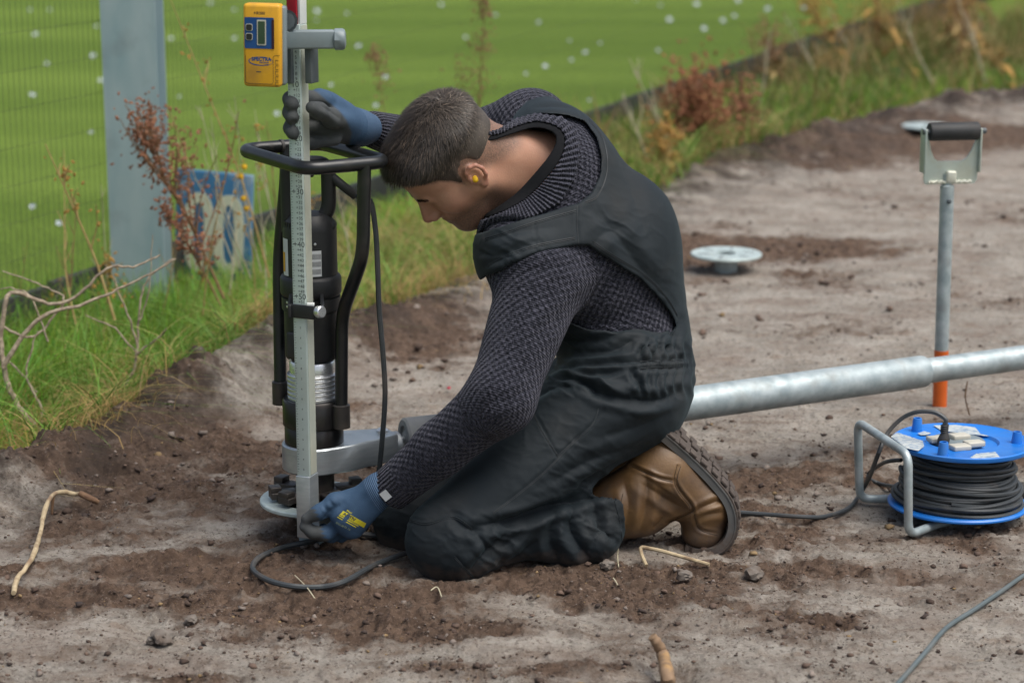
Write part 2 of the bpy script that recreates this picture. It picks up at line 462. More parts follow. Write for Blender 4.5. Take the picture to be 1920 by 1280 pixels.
mb.tube([fpt(s, 1.5+.01*math.sin(s*3), .02) for s in np.arange(-2.2, 16, .4)], .004, 5)
mb.build('wire', M_NET, fence)

# number board
M_SIGNB = mat('blue_sign_paint', (.035, .135, .27), (.05, .17, .31), .55, dirt=(.32, .38, .40), dirt_amt=.6, dscale=14)
M_SIGNW = mat('cream_sign_paint', (.62, .63, .47), (.54, .57, .44), .5)
sg = thing('number_board', 'blue board with two cream zeros standing in the weeds beside the steel post', 'sign', (0, 6.62, 0))
tl, br = P(322, 322, 6.62), P(480, 528, 6.62)
cx, cz, w, h = (tl.x+br.x)/2, (tl.z+br.z)/2, br.x-tl.x, tl.z-br.z
Rs = Matrix.Rotation(math.radians(3), 3, 'Y') @ Matrix.Rotation(math.radians(-14), 3, 'Z')
MB().box((cx, 6.62, cz), (w, .018, h), Rs, .003).build('board', M_SIGNB, sg)
X_, Y_ = Rs @ Vector((1,0,0)), Rs @ Vector((0,0,1)); nrm = Rs @ Vector((0,-1,0))
for dx in (-.185, .21):
    mb = MB(); o = Vector((cx, 6.62, cz)) + X_*(dx*w) + Y_*(-.055*h) + nrm*.010
    n = 32; vo = []; fo = []
    for k in range(n):
        a = 2*math.pi*k/n; ca, sa = math.cos(a), math.sin(a)
        e = .75
        ox, oy = math.copysign(abs(ca)**e, ca), math.copysign(abs(sa)**e, sa)
        for f in (1.0, .36): 
            for z in (0, .003): vo.append(o + X_*(ox*w*.20*f) + Y_*(oy*h*(.36 if f == 1 else .27)) + nrm*z)
    for k in range(n):
        j = (k+1) % n; A, B = 4*k, 4*j
        fo += [(A+1, A+3, B+3, B+1), (A, A+1, B+1, B), (A+3, A+2, B+2, B+3)]
    mb.add(vo, fo).build('digit_zero', M_SIGNW, sg)
mb = MB(); 
mb.tube([fpt(0,0)*0 + Vector((cx-w*.3, 6.645, -.1)), Vector((cx-w*.3, 6.645, cz))], .014, 8)
mb.build('stake', M_POST, sg)

# ------------------------------------------------------------------ white flowers in the field
M_WHITE = mat('white_petal', (.50, .55, .60), (.42, .47, .52), .7)
M_YELC = mat('flower_yellow', (.55, .36, .02), None, .7)
rng = random.Random(4)
fl_me = None
spots = [(57,20),(93,20),(67,66),(181,51),(175,106),(88,121),(190,153),(172,250),(62,389),(110,421),(395,8),(440,20),(337,183),(321,74),(440,74),(621,161),(673,88),(724,146),(651,27),(594,22),(593,40),
         (827,10),(930,30),(1011,43),(1068,78),(873,72),(1126,83),(1098,100),(1072,114),(1022,126),(987,140),(1234,96),(1193,2),(1239,11),(1306,9),(1255,38),(1377,32),(1384,2),(1320,55),(1355,40),(60,180),(705,200),(1440,18),(1507,16),(1105,190),(760,300),(520,215)]
mbp = MB()
for k in range(9):
    a = 2*math.pi*k/9
    d = Vector((math.cos(a), math.sin(a), .25)); w_ = Vector((-math.sin(a), math.cos(a), 0))
    mbp.add([d*.006, d*.022+w_*.008+Vector((0,0,.004)), d*.034+w_*.004, d*.034-w_*.004, d*.022-w_*.008+Vector((0,0,.004))], [(0,1,2,3,4)])
pet = new_mesh('petals', mbp.v, mbp.f); pet.materials.append(M_WHITE)
mbc = MB().lathe((0,0,-.004), [(.004,0),(.011,.004),(.010,.010),(.001,.013)], 10); cen = new_mesh('flower_centre', mbc.v, mbc.f); cen.materials.append(M_WHITE)
mbs = MB().tube([(0,0,-.07),(.003,0,-.04),(0,0,0)], .0015, 5); stm = new_mesh('flower_stem', mbs.v, mbs.f)
M_STEMG = mat('flower_stalk', (.10, .17, .03), None, .7); stm.materials.append(M_STEMG)
for i, (px, py) in enumerate(spots):
    g = G(px, py, 0.0)
    o = thing('white_flower', 'small white daisy-like flower dotting the green field beyond the net', 'flower', (g.x, g.y, .0), 'white flowers dotting the field')
    s = rng.uniform(.35, .75)*min(1.0, max(.5, g.y/16)); o.scale = (s, s, 1)
    o.rotation_euler = (math.radians(rng.uniform(25, 50)), rng.uniform(-.2, .2), rng.uniform(-.4, .4))
    for nm, me in (('petals', pet), ('flower_centre', cen), ('stem', stm)):
        c = bpy.data.objects.new(nm, me); COL.objects.link(c); c.parent = o

# ------------------------------------------------------------------ grass verge
def blade_material(name, attr_name='tint', trans=.35):
    m = bpy.data.materials.new(name); m.use_nodes = True
    N, L = m.node_tree.nodes, m.node_tree.links; b = N['Principled BSDF']
    at = N.new('ShaderNodeAttribute'); at.attribute_name = attr_name
    b.inputs['Roughness'].default_value = .55; b.inputs['Specular IOR Level'].default_value = .3
    L.new(at.outputs['Color'], b.inputs['Base Color'])
    tr = N.new('ShaderNodeBsdfTranslucent'); L.new(at.outputs['Color'], tr.inputs['Color'])
    mx = N.new('ShaderNodeMixShader'); mx.inputs[0].default_value = trans
    L.new(b.outputs[0], mx.inputs[1]); L.new(tr.outputs[0], mx.inputs[2]); L.new(mx.outputs[0], N['Material Output'].inputs['Surface'])
    return m
M_BLADE = blade_material('grass_blades')
R = np.random.default_rng(3)
def blades(bx, by, bz, ln, wd, lean_a, lean, col, seg=4):
    """ribbons: arrays of base, length, width, lean direction and amount, colour"""
    n = len(bx); t = np.linspace(0, 1, seg+1)
    dx, dy = np.cos(lean_a), np.sin(lean_a)
    tw = R.uniform(0, math.pi, n); wx, wy = np.cos(tw), np.sin(tw)
    V = np.zeros((n, seg+1, 2, 3), np.float32); C = np.zeros((n, seg+1, 2, 4), np.float32)
    for i, u in enumerate(t):
        hor = ln*lean*u**2; ver = ln*(u - .45*np.minimum(lean, 1.3)*u**2.2)
        wdt = wd*(1-u**1.6)*.5 + .0002
        for k, sgn in enumerate((-1, 1)):
            V[:, i, k, 0] = bx + dx*hor + sgn*wx*wdt; V[:, i, k, 1] = by + dy*hor + sgn*wy*wdt; V[:, i, k, 2] = bz + ver
            C[:, i, k, :3] = col; C[:, i, k, 3] = 1
    base = (np.arange(n)*(seg+1)*2)[:, None]
    F = np.concatenate([base + np.array([[2*i, 2*i+1, 2*i+3, 2*i+2]]) for i in range(seg)], 0)
    return V.reshape(-1, 3), F, C.reshape(-1, 4)
def sample_verge(n, lo, hi, near_bias=1.3, ymin=3.6, ymax=17):
    out = []
    while sum(len(a) for a in out) < n:
        y = ymin*(ymax/ymin)**R.uniform(0, 1, 4*n)**near_bias
        x = R.uniform(-2.6, 5.5, 4*n)
        d = edge_dist(x, y) + .16*(fbm(x*5, y*5, 3, 64)-.5)
        vis = (np.abs(x) < .30*y+.2)
        out.append(np.stack([x, y, d], 1)[(d > lo) & (d < hi) & vis])
    return np.concatenate(out)[:n]
g1 = sample_verge(52000, .0, 1.0)
x, y, d = g1.T
f = fbm(x*3, y*3, 3, 81); dry = sstep(.50, .68, fbm(x*2.6, y*2.6, 4, 82) + .30*np.exp(-((d-.05)/.10)**2) - .10*sstep(.1, .4, d))
# straw-coloured patches (behind the machine and under the man's face)
for px, py, r in [(440,690,.22),(650,560,.32),(760,450,.35),(700,520,.25),(1330,250,.8),(1900,190,.8),(240,530,.22)]:
    g = G(px, py); dry = np.maximum(dry, .9*np.exp(-((x-g.x)**2+(y-g.y)**2)/(r*r)))
isdry = R.uniform(0, 1, len(x)) < dry*.85
gr = np.stack([.135+.12*R.uniform(0,1,len(x)), .265+.15*R.uniform(0,1,len(x)), .026+.045*R.uniform(0,1,len(x))], 1)*(.6+.75*f)[:, None]
st = np.stack([.38+.18*R.uniform(0,1,len(x)), .27+.13*R.uniform(0,1,len(x)), .095+.06*R.uniform(0,1,len(x))], 1)*(.6+.6*f)[:, None]
col = np.where(isdry[:, None], st, gr)
ln = R.uniform(.08, .21, len(x))*(.65+.7*f)*np.where(isdry, .85, 1)*(.45+.55*sstep(0, .22, d))*(1+.55*sstep(6.6, 5.2, y))
lean = np.where(isdry, R.uniform(.4, 1.9, len(x)), R.uniform(.1, .95, len(x)))
zb = np.full(len(x), -.075) + .06*sstep(.12, .0, d)
V, F, C = blades(x, y, zb, ln, R.uniform(.0025, .0055, len(x))*np.clip(y/5, .9, 2), R.uniform(0, 6.283, len(x)), lean, col)
me = new_mesh('verge_grass', V, F); attr(me, 'tint', C, 'FLOAT_COLOR')
o = link('verge_grass', me, M_BLADE); tag(o, 'long green and straw-coloured grass on the verge between soil and fence', 'grass', kind='stuff')
# long tangled tufts spilling over the rim
g3 = sample_verge(15000, -.05, .55, 1.0, 4.5, 9.5); x, y, d = g3.T
f = fbm(x*4, y*4, 3, 88); kp = f + R.uniform(-.15, .15, len(x)) > .44; x, y, d, f = x[kp], y[kp], d[kp], f[kp]; u_ = R.uniform(0, 1, (len(x), 1)); q_ = R.uniform(0, 1, len(x)) + .6*(fbm(x*2, y*2, 2, 89)-.5)
q_ = q_ - .35*sstep(-.55, -.75, x)
col = np.where((q_ > .52)[:, None], np.array([.44, .335, .135])*(.55+.7*u_), np.array([.15, .29, .045])*(.6+.8*u_))
V, F, C = blades(x, y, np.maximum(soil_height(x, y), -.075), R.uniform(.10, .33, len(x))*(.5+.8*f), R.uniform(.0018, .0036, len(x))*np.clip(y/5, 1, 2), R.uniform(0, 6.283, len(x)), R.uniform(.5, 1.9, len(x)), col, 5)
me = new_mesh('tangled_grass', V, F); attr(me, 'tint', C, 'FLOAT_COLOR')
o = link('tangled_grass', me, M_BLADE); tag(o, 'tangled long straw and green grass spilling over the soil rim', 'grass', kind='stuff')
g2 = sample_verge(20000, .05, 4.5, 1.0, 8.5, 24)
x, y, d = g2.T; x_f = FA[0] + FD[0]/FD[1]*(y-FA[1]); kp = x > x_f+.05; x, y, d = x[kp], y[kp], d[kp]
f = fbm(x*1.7, y*1.7, 4, 85); u_ = R.uniform(0, 1, (len(x), 1)); kind = f + .5*(u_[:, 0]-.5)
col = np.where((kind > .60)[:, None], np.array([.26, .165, .07])*(.6+.7*u_), np.where((kind > .47)[:, None], np.array([.36, .28, .13])*(.6+.6*u_), np.array([.11, .19, .035])*(.5+.8*u_)))
V, F, C = blades(x, y, np.full(len(x), -.08), R.uniform(.12, .42, len(x))*(.5+.9*f), R.uniform(.006, .013, len(x)), R.uniform(0, 6.283, len(x)), R.uniform(.1, 1.3, len(x)), col)
me = new_mesh('rough_grass', V, F); attr(me, 'tint', C, 'FLOAT_COLOR')
o = link('rough_grass', me, M_BLADE); tag(o, 'rough brown and green grass filling the far corner beside the black boards', 'grass', kind='stuff')
# flattened straw at the rim of the soil
def straw(name, label, px, py, n, sx, sy, z0=0.01, lmin=.04, lmax=.14, c0=(.42,.29,.11)):
    g = G(px, py); x = g.x + R.normal(0, sx, n); y = g.y + R.normal(0, sy, n)
    zb = soil_height(x, y); zb = np.maximum(zb, -.07) + R.uniform(0, z0, n)
    c = np.array(c0)*R.uniform(.5, 1.25, (n, 1))*np.array([1, 1, 1])
    V, F, C = blades(x, y, zb, R.uniform(lmin, lmax, n), R.uniform(.0011, .0024, n), R.uniform(0, 6.28, n), R.uniform(1.3, 2.1, n), c)
    me = new_mesh(name, V, F); attr(me, 'tint', C, 'FLOAT_COLOR')
    o = link(name, me, M_BLADE); tag(o, label, 'straw', kind='stuff')
straw('dry_straw', 'flattened yellow straw on the soil rim behind the machine', 450, 672, 1200, .09, .07, .05)
straw('dry_straw', 'wisps of yellow straw lying on the low soil bank near the twigs', 185, 812, 320, .07, .10, .015)
straw('dry_straw', 'orange-yellow straw scattered along the bank below the bare twigs', 110, 850, 150, .10, .10, .01)
straw('dry_straw', 'matted yellow straw on the bank behind the hanging black cable', 700, 560, 900, .14, .12, .05)

# ------------------------------------------------------------------ weeds and twigs
M_TWIG = mat('grey_bark', (.30, .25, .20), (.44, .37, .29), .8, scale=60, bump=.001, stretch=(1,1,.3))
M_TWIGD = mat('pale_bare_twig', (.40, .33, .24), (.20, .15, .105), .85, scale=90, bump=.003, bscale=160, dirt=(.13,.10,.08), dirt_amt=.6, dscale=40)
M_STRAWST = mat('straw_stalk', (.44, .32, .13), (.33, .22, .085), .75, scale=50)
M_PALE = mat('bleached_stalk', (.50, .46, .33), (.38, .34, .23), .8, scale=50)
M_RUST = mat('rusty_seed', (.255, .112, .055), (.165, .066, .036), .85, scale=60)
M_BROWN = mat('brown_stalk', (.23, .125, .055), (.16, .085, .04), .8, scale=50)
M_OCHRE = mat('ochre_leaf', (.34, .185, .035), (.24, .14, .03), .8, scale=40)

def jitter_line(pts, amp, n=5, rng=random):
    out = spline(pts, n)
    return [p + Vector((rng.uniform(-amp, amp), rng.uniform(-amp, amp), rng.uniform(-amp, amp))) if 0 < i < len(out)-1 else p for i, p in enumerate(out)]
M_RUSTO = mat('rust_orange_seed', (.27, .115, .045), (.19, .070, .035), .85, scale=60)
# bare grey-brown shrub at the edge, branches traced at their own distances
rt = random.Random(9)
shrub = thing('bare_shrub', 'leafless pale twiggy shrub leaning over the grass at the soil bank', 'shrub', G(75, 805))
def br(pxs, Y0, Y1, r0, r1, name='branch', m=None, par=None):
    n = len(pxs); pts = [P(p[0], p[1], Y0+(Y1-Y0)*i/(n-1)) for i, p in enumerate(pxs)]
    q = jitter_line(pts, .002, 5, rt); k = len(q)
    return MB().tube(q, [r0+(r1-r0)*i/(k-1) for i in range(k)], 7).build(name, m or M_TWIGD, par or shrub)
br([(75,808),(40,770),(15,720),(2,650),(8,580),(20,548),(70,562),(105,570),(150,552),(200,502),(250,500),(300,478)], 4.78, 4.95, .0075, .0022)
br([(5,690),(45,625),(90,588),(150,572),(210,548),(270,518),(330,485)], 4.8, 4.9, .006, .0018)
br([(-30,590),(10,615),(60,632),(95,600),(120,560),(90,540),(40,520),(5,508)], 4.95, 5.05, .0035, .0015)
br([(70,800),(80,775),(65,740),(50,700),(60,650),(70,620)], 4.8, 4.84, .004, .0015)
br([(235,725),(252,690),(258,640),(262,570),(280,520),(325,485)], 5.0, 5.05, .004, .0016)
br([(256,660),(215,615),(180,600),(160,590)], 5.0, 5.0, .0026, .0012)
br([(258,650),(240,590),(220,545),(215,520)], 5.0, 5.02, .0028, .0012)
br([(255,665),(300,630),(312,615)], 5.0, 4.98, .003, .0015)
br([(90,640),(60,560),(20,540),(-10,548)], 4.9, 4.95, .0025, .0012)
br([(262,600),(280,540),(286,440)], 5.02, 5.05, .0022, .001)
br([(0,660),(30,690),(70,735)], 4.9, 4.9, .003, .002)

def stalk_weed(name, label, px, py, Y, hpx, lean, mat_s, mat_h, nbr=7, seeds=120, hr=.012, spread=.35, seed=1, r0=.003, group=None, blob=.35, cat='weed', leaf=None):
    """upright dried weed: stem, side stalks, clusters of seed flakes"""
    rg = random.Random(seed)
    b = P(px, py, Y); top = P(px+lean, py-hpx, Y + rg.uniform(-.1, .1)); H = (top-b).length
    t = thing(name, label, cat, b, group)
    bend = Vector((rg.uniform(-.05, .05)*H, rg.uniform(-.05, .05)*H, 0))
    stem = spline([b, b.lerp(top, .35)+bend, b.lerp(top, .7)+bend*.5, top], 6)
    k = len(stem)
    MB().tube(stem, [r0*(1-.7*i/(k-1)) for i in range(k)], 6).build('stem', mat_s, t)
    tips = [(stem, .55)]
    for i in range(nbr):
        u = rg.uniform(.3, .92); p0 = stem[int(u*(k-1))]
        a = rg.uniform(0, 6.28); L_ = H*spread*(1.15-u)*rg.uniform(.6, 1.2)
        d = Vector((math.cos(a)*.6, math.sin(a)*.5, .9)).normalized()
        d = (d + (top-b).normalized()*.5).normalized()
        q = spline([p0, p0+d*L_*.5+Vector((rg.uniform(-.1,.1), rg.uniform(-.1,.1), 0))*L_, p0+d*L_+Vector((0,0,-.1*L_))], 5)
        MB().tube(q, [r0*.55*(1-.6*j/(len(q)-1)) for j in range(len(q))], 5).build('side_stalk', mat_s, t)
        tips.append((q, .35))
    if seeds and mat_h:
        vs = []; fs = []
        for j in range(seeds):
            q, st = rg.choice(tips); p = q[int((st+(1-st)*rg.random())*(len(q)-1))]
            c = p + Vector((rg.gauss(0, hr), rg.gauss(0, hr), rg.gauss(0, hr*1.3)))
            s = rg.uniform(.004, .0105)*(1 if Y < 8 else 1.8); n = len(vs)
            A = Vector((rg.gauss(0,1), rg.gauss(0,1), rg.gauss(0,1))).normalized(); B = A.orthogonal().normalized(); Cc = A.cross(B)
            vs += [c+A*s, c+B*s*.6, c-A*s, c-B*s*.6, c+Cc*s*.4, c-Cc*s*.4]
            fs += [(n,n+1,n+4),(n+1,n+2,n+4),(n+2,n+3,n+4),(n+3,n,n+4),(n+1,n,n+5),(n+2,n+1,n+5),(n+3,n+2,n+5),(n,n+3,n+5)]
        o = MB().add(vs, fs).build('seed_heads', mat_h, t, smooth=False); o['kind'] = 'stuff'
    if leaf:
        vs = []; fs = []
        for j in range(leaf[0]):
            u = rg.uniform(.05, .7); p = stem[int(u*(k-1))]; a = rg.uniform(0, 6.28); Ln = leaf[1]*rg.uniform(.6, 1.3)
            d = Vector((math.cos(a), math.sin(a), rg.uniform(-.6, .8))).normalized(); w_ = d.cross(Vector((0,0,1))).normalized()*Ln*.12
            n = len(vs); vs += [p, p+d*Ln*.5+w_, p+d*Ln+Vector((0,0,-.3*Ln)), p+d*Ln*.5-w_]; fs += [(n,n+1,n+2,n+3)]
        MB().add(vs, fs).build('dry_leaves', leaf[2], t)['kind'] = 'stuff'
    return t
Wd = stalk_weed
Wd('dock_weed', 'tall rust-red dried dock weed in front of the steel post', 420, 560, 5.75, 330, -165, M_BROWN, M_RUST, 34, 700, .019, .85, 11, .0045)
Wd('dock_weed', 'slimmer rust-brown dried dock stalk crossing the blue number board', 415, 575, 5.7, 190, -110, M_BROWN, M_RUST, 12, 300, .012, .5, 12, .0038)
Wd('straw_weed', 'tall straw-yellow weed stalk rising left of the steel post', 215, 600, 5.4, 330, -130, M_STRAWST, M_OCHRE, 7, 40, .01, .35, 13, .0045)
Wd('straw_weed', 'long thin straw stalk slanting above the blue number board', 505, 520, 5.9, 520, -185, M_STRAWST, M_OCHRE, 5, 30, .012, .22, 14, .0032)
Wd('straw_weed', 'slender leaning straw stalk at the edge of the net far from the board', 150, 640, 5.6, 360, -30, M_STRAWST, None, 6, 0, .01, .3, 15, .0028)
for i, (px, py, h, ln_, lb) in enumerate([(470,520,320,-95,'bleached whitish grass stalk leaning behind the yellow flowers'),(455,510,290,-60,'bleached upright grass stalk over the blue board'),
        (490,510,330,-50,'bleached grass stalk nearest the black handlebar'),(440,500,240,-110,'short bleached grass stalk leaning toward the steel post'),(500,560,250,-20,'thin bleached stalk between blue board and black frame')]):
    Wd('bleached_grass', lb, px, py, 5.95, h, ln_, M_PALE, None, 4, 0, .01, .35, 30+i, .0022)
yl = stalk_weed('yellow_wildflower', 'thin weed with small bright yellow flowers beside the blue board', 480, 560, 5.85, 235, -24, M_STRAWST, None, 2, 0, seed=44, r0=.0018, cat='flower')
M_YB = mat('yellow_bloom', (.72, .44, .015), (.62, .36, .01), .6)
for px, py in ((458,313),(452,331),(456,372),(462,391)):
    c = P(px, py, 5.85)
    mb = MB()
    for k in range(8):
        a = k*.785; d = Vector((math.cos(a), .3*math.sin(a*2), math.sin(a)))
        mb.add([c, c+d*.006+Vector((-d.z,0,d.x))*.003, c+d*.010, c+d*.006-Vector((-d.z,0,d.x))*.003], [(0,1,2,3)])
    mb.lathe(c-Vector((0,.004,0)), [(.001,0),(.005,.002),(.004,.006),(.001,.007)], 8, (0,1,0))
    mb.build('bloom', M_YB, yl)
for i in range(16):
    rg_ = random.Random(100+i); px = [30,70,120,180,230,350,380,430,520,620,660,560,300,545,600,250][i]; py = 700-px*.30+rg_.uniform(-30, 20); hh = rg_.uniform(120, 330)
    Wd('dry_stalk', 'thin dry weed stalk standing in the verge grass along the net fence', px, py, 5.75+rg_.uniform(-.2, .3)+max(0, px-400)*.002, hh, rg_.uniform(-70, 60), [M_STRAWST, M_PALE, M_BROWN][i % 3], M_OCHRE if i % 2 else None, 5, 25, .012, .4, 200+i, .0024, group='thin dry stalks along the fence')
for i in range(9):
    rg_ = random.Random(300+i); px = 1420+i*55+rg_.uniform(-20, 20)
    Wd('tall_dry_stalk', 'tall loose dry stalk in the rough grass of the far corner', px, 225-(px-1420)*.16+rg_.uniform(-40, 0), 11.3+rg_.uniform(-.6, 1.5), rg_.uniform(110, 210), rg_.uniform(-110, 50), [M_PALE, M_STRAWST][i % 2], None, 6, 0, .02, .45, 320+i, .0045, group='tall dry stalks in the far corner')
# behind the man
Wd('dock_weed', 'bushy rust-brown dock clump behind the man at the soil edge', 1315, 322, 9.0, 150, -10, M_BROWN, M_RUSTO, 30, 1150, .060, .95, 16, .005)
Wd('dock_weed', 'dark red dock head standing above the rust-brown clump', 1385, 315, 9.3, 150, 2, M_BROWN, M_RUST, 7, 340, .035, .3, 17, .004)
Wd('bleached_grass', 'pale forked stalk rising behind the man\'s back', 1275, 330, 8.6, 220, -95, M_PALE, None, 9, 0, .02, .5, 18, .004)
Wd('bleached_grass', 'pale bent grass stalk close behind the man\'s shoulder', 1225, 345, 8.4, 170, -60, M_PALE, None, 7, 0, .02, .5, 19, .003)
Wd('ochre_weed', 'ochre dried weed at the foot of the rust-brown clump', 1235, 350, 8.3, 110, 10, M_STRAWST, M_OCHRE, 9, 150, .03, .6, 20, .003, leaf=(26, .09, M_OCHRE))
Wd('seed_weed', 'tall hazy brown seeding weed above the man\'s head', 880, 330, 7.9, 330, 30, M_BROWN, M_BROWN, 14, 260, .02, .45, 21, .0028)
Wd('seed_weed', 'hazy brown weed to the machine side of the man\'s head', 760, 330, 7.7, 240, -60, M_BROWN, M_BROWN, 9, 140, .018, .4, 22, .0022)
labs = ['tangled grey-brown weed against the black board', 'ochre weed in the far weedy corner', 'brown seeding weed by the far end of the fence', 'straw weed leaning at the far field corner', 'grey-stalked weed behind the far grass', 'orange-brown weed at the edge of the picture above the grass', 'tall brown weed at the top corner above the tool handle', 'thin straw weed above the soil bank at the far side']
for i, (px, py, Y, h, ln_, ms, mh) in enumerate([(1480,190,11.6,120,-50,M_BROWN,M_BROWN),(1600,150,12.6,150,-90,M_STRAWST,M_OCHRE),(1660,130,13.2,140,-20,M_BROWN,M_OCHRE),(1720,150,12.4,190,-90,M_STRAWST,None),
        (1790,130,12.8,120,20,M_BROWN,M_BROWN),(1850,130,12.9,150,-60,M_STRAWST,M_OCHRE),(1780,90,13.5,130,30,M_BROWN,M_BROWN),(1900,185,11.6,130,-70,M_STRAWST,None)]):
    Wd('far_weed', labs[i], px, py, Y, h, ln_, ms, mh, 14, 260, .06, .7, 60+i, .0055, leaf=(18, .16, M_OCHRE if i % 2 else M_STRAWST))
# ------------------------------------------------------------------ materials of the tools
M_BLACK = mat('black_enamel', (.007, .008, .009), (.011, .012, .013), .34, scale=30, dirt=(.04, .033, .027), dirt_amt=.35, dscale=22)
M_BLACKP = mat('black_plastic', (.009, .010, .011), (.014, .015, .016), .5, scale=40, bump=.0004, bscale=300, dirt=(.06,.05,.04), dirt_amt=.2, dscale=15)
M_RUBBER = mat('black_rubber', (.015, .017, .018), (.024, .025, .026), .62, scale=25, dirt=(.10, .08, .062), dirt_amt=.35, dscale=12)
M_CORD = mat('cord_sheath', (.030, .036, .040), (.046, .052, .056), .48, scale=25, dirt=(.12, .095, .075), dirt_amt=.35, dscale=14)
M_ALU = mat('milled_aluminium', (.52, .56, .58), (.42, .47, .5), .36, .75, scale=18, stretch=(1, 1, 6), dirt=(.16, .12, .09), dirt_amt=.4, dscale=10)
M_STEEL = mat('bright_steel', (.78, .80, .81), (.64, .66, .68), .30, .85, scale=30, stretch=(1, 1, 8), bump=.0002)
M_GALV = mat('galvanised_steel', (.44, .50, .51), (.29, .35, .365), .5, .42, scale=34, detail=7, dirt=(.27, .27, .25), dirt_amt=.6, dscale=13, bump=.0004)
M_DGREY = mat('dark_grey_metal', (.045, .042, .040), (.075, .065, .058), .42, .5, scale=22, dirt=(.12, .085, .06), dirt_amt=.5, dscale=12)
M_YEL = mat('worn_yellow_case', (.66, .345, .016), (.60, .29, .014), .5, scale=12, dirt=(.24, .125, .04), dirt_amt=.5, dscale=16, bump=.0003, bscale=200)
M_BLUEP = mat('panel_blue', (.008, .055, .20), (.010, .065, .22), .4)
M_GREYP = mat('grey_plastic', (.15, .19, .205), (.19, .23, .245), .45, scale=20, dirt=(.10,.10,.09), dirt_amt=.3)
M_DGREYP = mat('dark_grey_plastic', (.07, .088, .098), (.09, .105, .112), .5, scale=20)
M_LCD = mat('lcd_glass', (.045, .075, .05), (.035, .06, .042), .15)
M_INK = mat('black_ink', (.05, .056, .06), None, .6)
M_STAFF = mat('anodised_staff', (.50, .58, .55), (.44, .52, .50), .42, .25, scale=14, dirt=(.34, .36, .30), dirt_amt=.5, dscale=10)
M_STAFFS = mat('staff_side', (.58, .60, .50), (.50, .54, .47), .4, .3, scale=14, dirt=(.3, .29, .23), dirt_amt=.4)
M_RED = mat('red_paint', (.42, .02, .035), (.34, .016, .03), .35, scale=18, dirt=(.25, .08, .07), dirt_amt=.3)
M_WHITEP = mat('white_paint', (.70, .72, .69), (.62, .65, .63), .4)
M_LABELW = mat('white_label', (.62, .64, .64), (.55, .57, .57), .5)
M_BLUE = mat('blue_reel_plastic', (.010, .155, .56), (.014, .18, .60), .36, scale=15, dirt=(.10, .20, .38), dirt_amt=.3, dscale=18)
M_ORANGE = mat('orange_sleeve', (.62, .115, .012), (.55, .10, .012), .5, scale=20, dirt=(.3,.13,.05), dirt_amt=.3)
M_ZINC = mat('zinc_plate', (.44, .51, .48), (.52, .57, .52), .38, .5, scale=16, dirt=(.33, .30, .16), dirt_amt=.35, dscale=14)
M_ROLL = mat('worn_grey_rubber', (.27, .28, .275), (.34, .34, .33), .8, scale=30, bump=.0005, dirt=(.2, .16, .12), dirt_amt=.5)
M_BEIGE = mat('beige_socket_lid', (.50, .48, .40), (.44, .42, .36), .5)

# ------------------------------------------------------------------ ground-screw driving machine
AY = 4.04
AX = P(590, 850, AY).x
def az(y, Y=AY): return P(597, y, Y).z
mach = thing('screw_driving_machine', 'upright black screw-driving machine with tube frame and motor held over the ground screw', 'machine', (AX, AY, .1))
A0 = Vector((AX, AY, 0))
# lever plate round the shaft
ua = Vector((.895, .446, 0)); va = Vector((-.446, .895, 0))
zpl, zpt = .147, .200
poly = [(.064*math.cos(math.radians(a)), .064*math.sin(math.radians(a))) for a in range(68, 293, 9)]
poly += [(.060, -.060), (.095, -.046), (.118, -.044), (.168, -.026), (.168, .026), (.10, .042), (.060, .056)]
MB().prism(poly, (A0+Vector((0,0,zpl)), ua, va, (0,0,1)), zpt-zpl, .003).build('lever_plate', M_ALU, mach)
# socket at the end of the plate and the pin
c = A0 + ua*.15 + Vector((0,0,.172))
MB().lathe(c, [(.022,0),(.026,.003),(.026,.028),(.022,.032)], 28, ua).build('lever_socket', M_ALU, mach)
MB().lathe(A0+ua*.145+Vector((0,0,.199)), [(.012,0),(.012,.006),(.008,.010),(.001,.011)], 18).build('pin', M_STEEL, mach)
# support roller
rc = P(757, 822, 4.17); ra = Vector((.93, .37, 0)).normalized()
MB().lathe(rc, [(.012,.0),(.018,.006),(.026,.006),(.027,0),(.038,0),(.0425,.004),(.0425,.085),(.038,.089),(.02,.089)], 40, ra).build('roller', M_ROLL, mach)
MB().lathe(rc-ra*.02, [(.006,0),(.006,.03)], 14, ra).build('roller_axle', M_STEEL, mach)
mb = MB(); mb.tube([rc-ra*.015, A0+ua*.16+va*.03+Vector((0,0,.172)), A0+ua*.13+Vector((0,0,.172))], .010, 8); mb.build('roller_bracket', M_ALU, mach)
M_GLOSS = mat('black_oiled_steel', (.012, .012, .013), (.022, .020, .019), .28, .3, scale=20, dirt=(.10, .075, .055), dirt_amt=.35, dscale=14)
# gear housing
MB().lathe(A0, [(.058,.198),(.058,.232),(.0565,.234),(.0565,.236),(.061,.238),(.061,.286),(.058,.290),(.04,.290)], 48).build('gear_housing', M_GLOSS, mach)
# ribbed collar
pr = [(.05,.289)]
for i in range(6):
    z0 = .290+i*.0088
    pr += [(.0495,z0),(.0505,z0+.001),(.0505,z0+.0055),(.0495,z0+.0065),(.0465,z0+.0068),(.0465,z0+.0086)]
pr += [(.0455,.343),(.0455,.362),(.043,.366),(.03,.366)]
MB().lathe(A0, pr, 48).build('ribbed_collar', M_STEEL, mach)
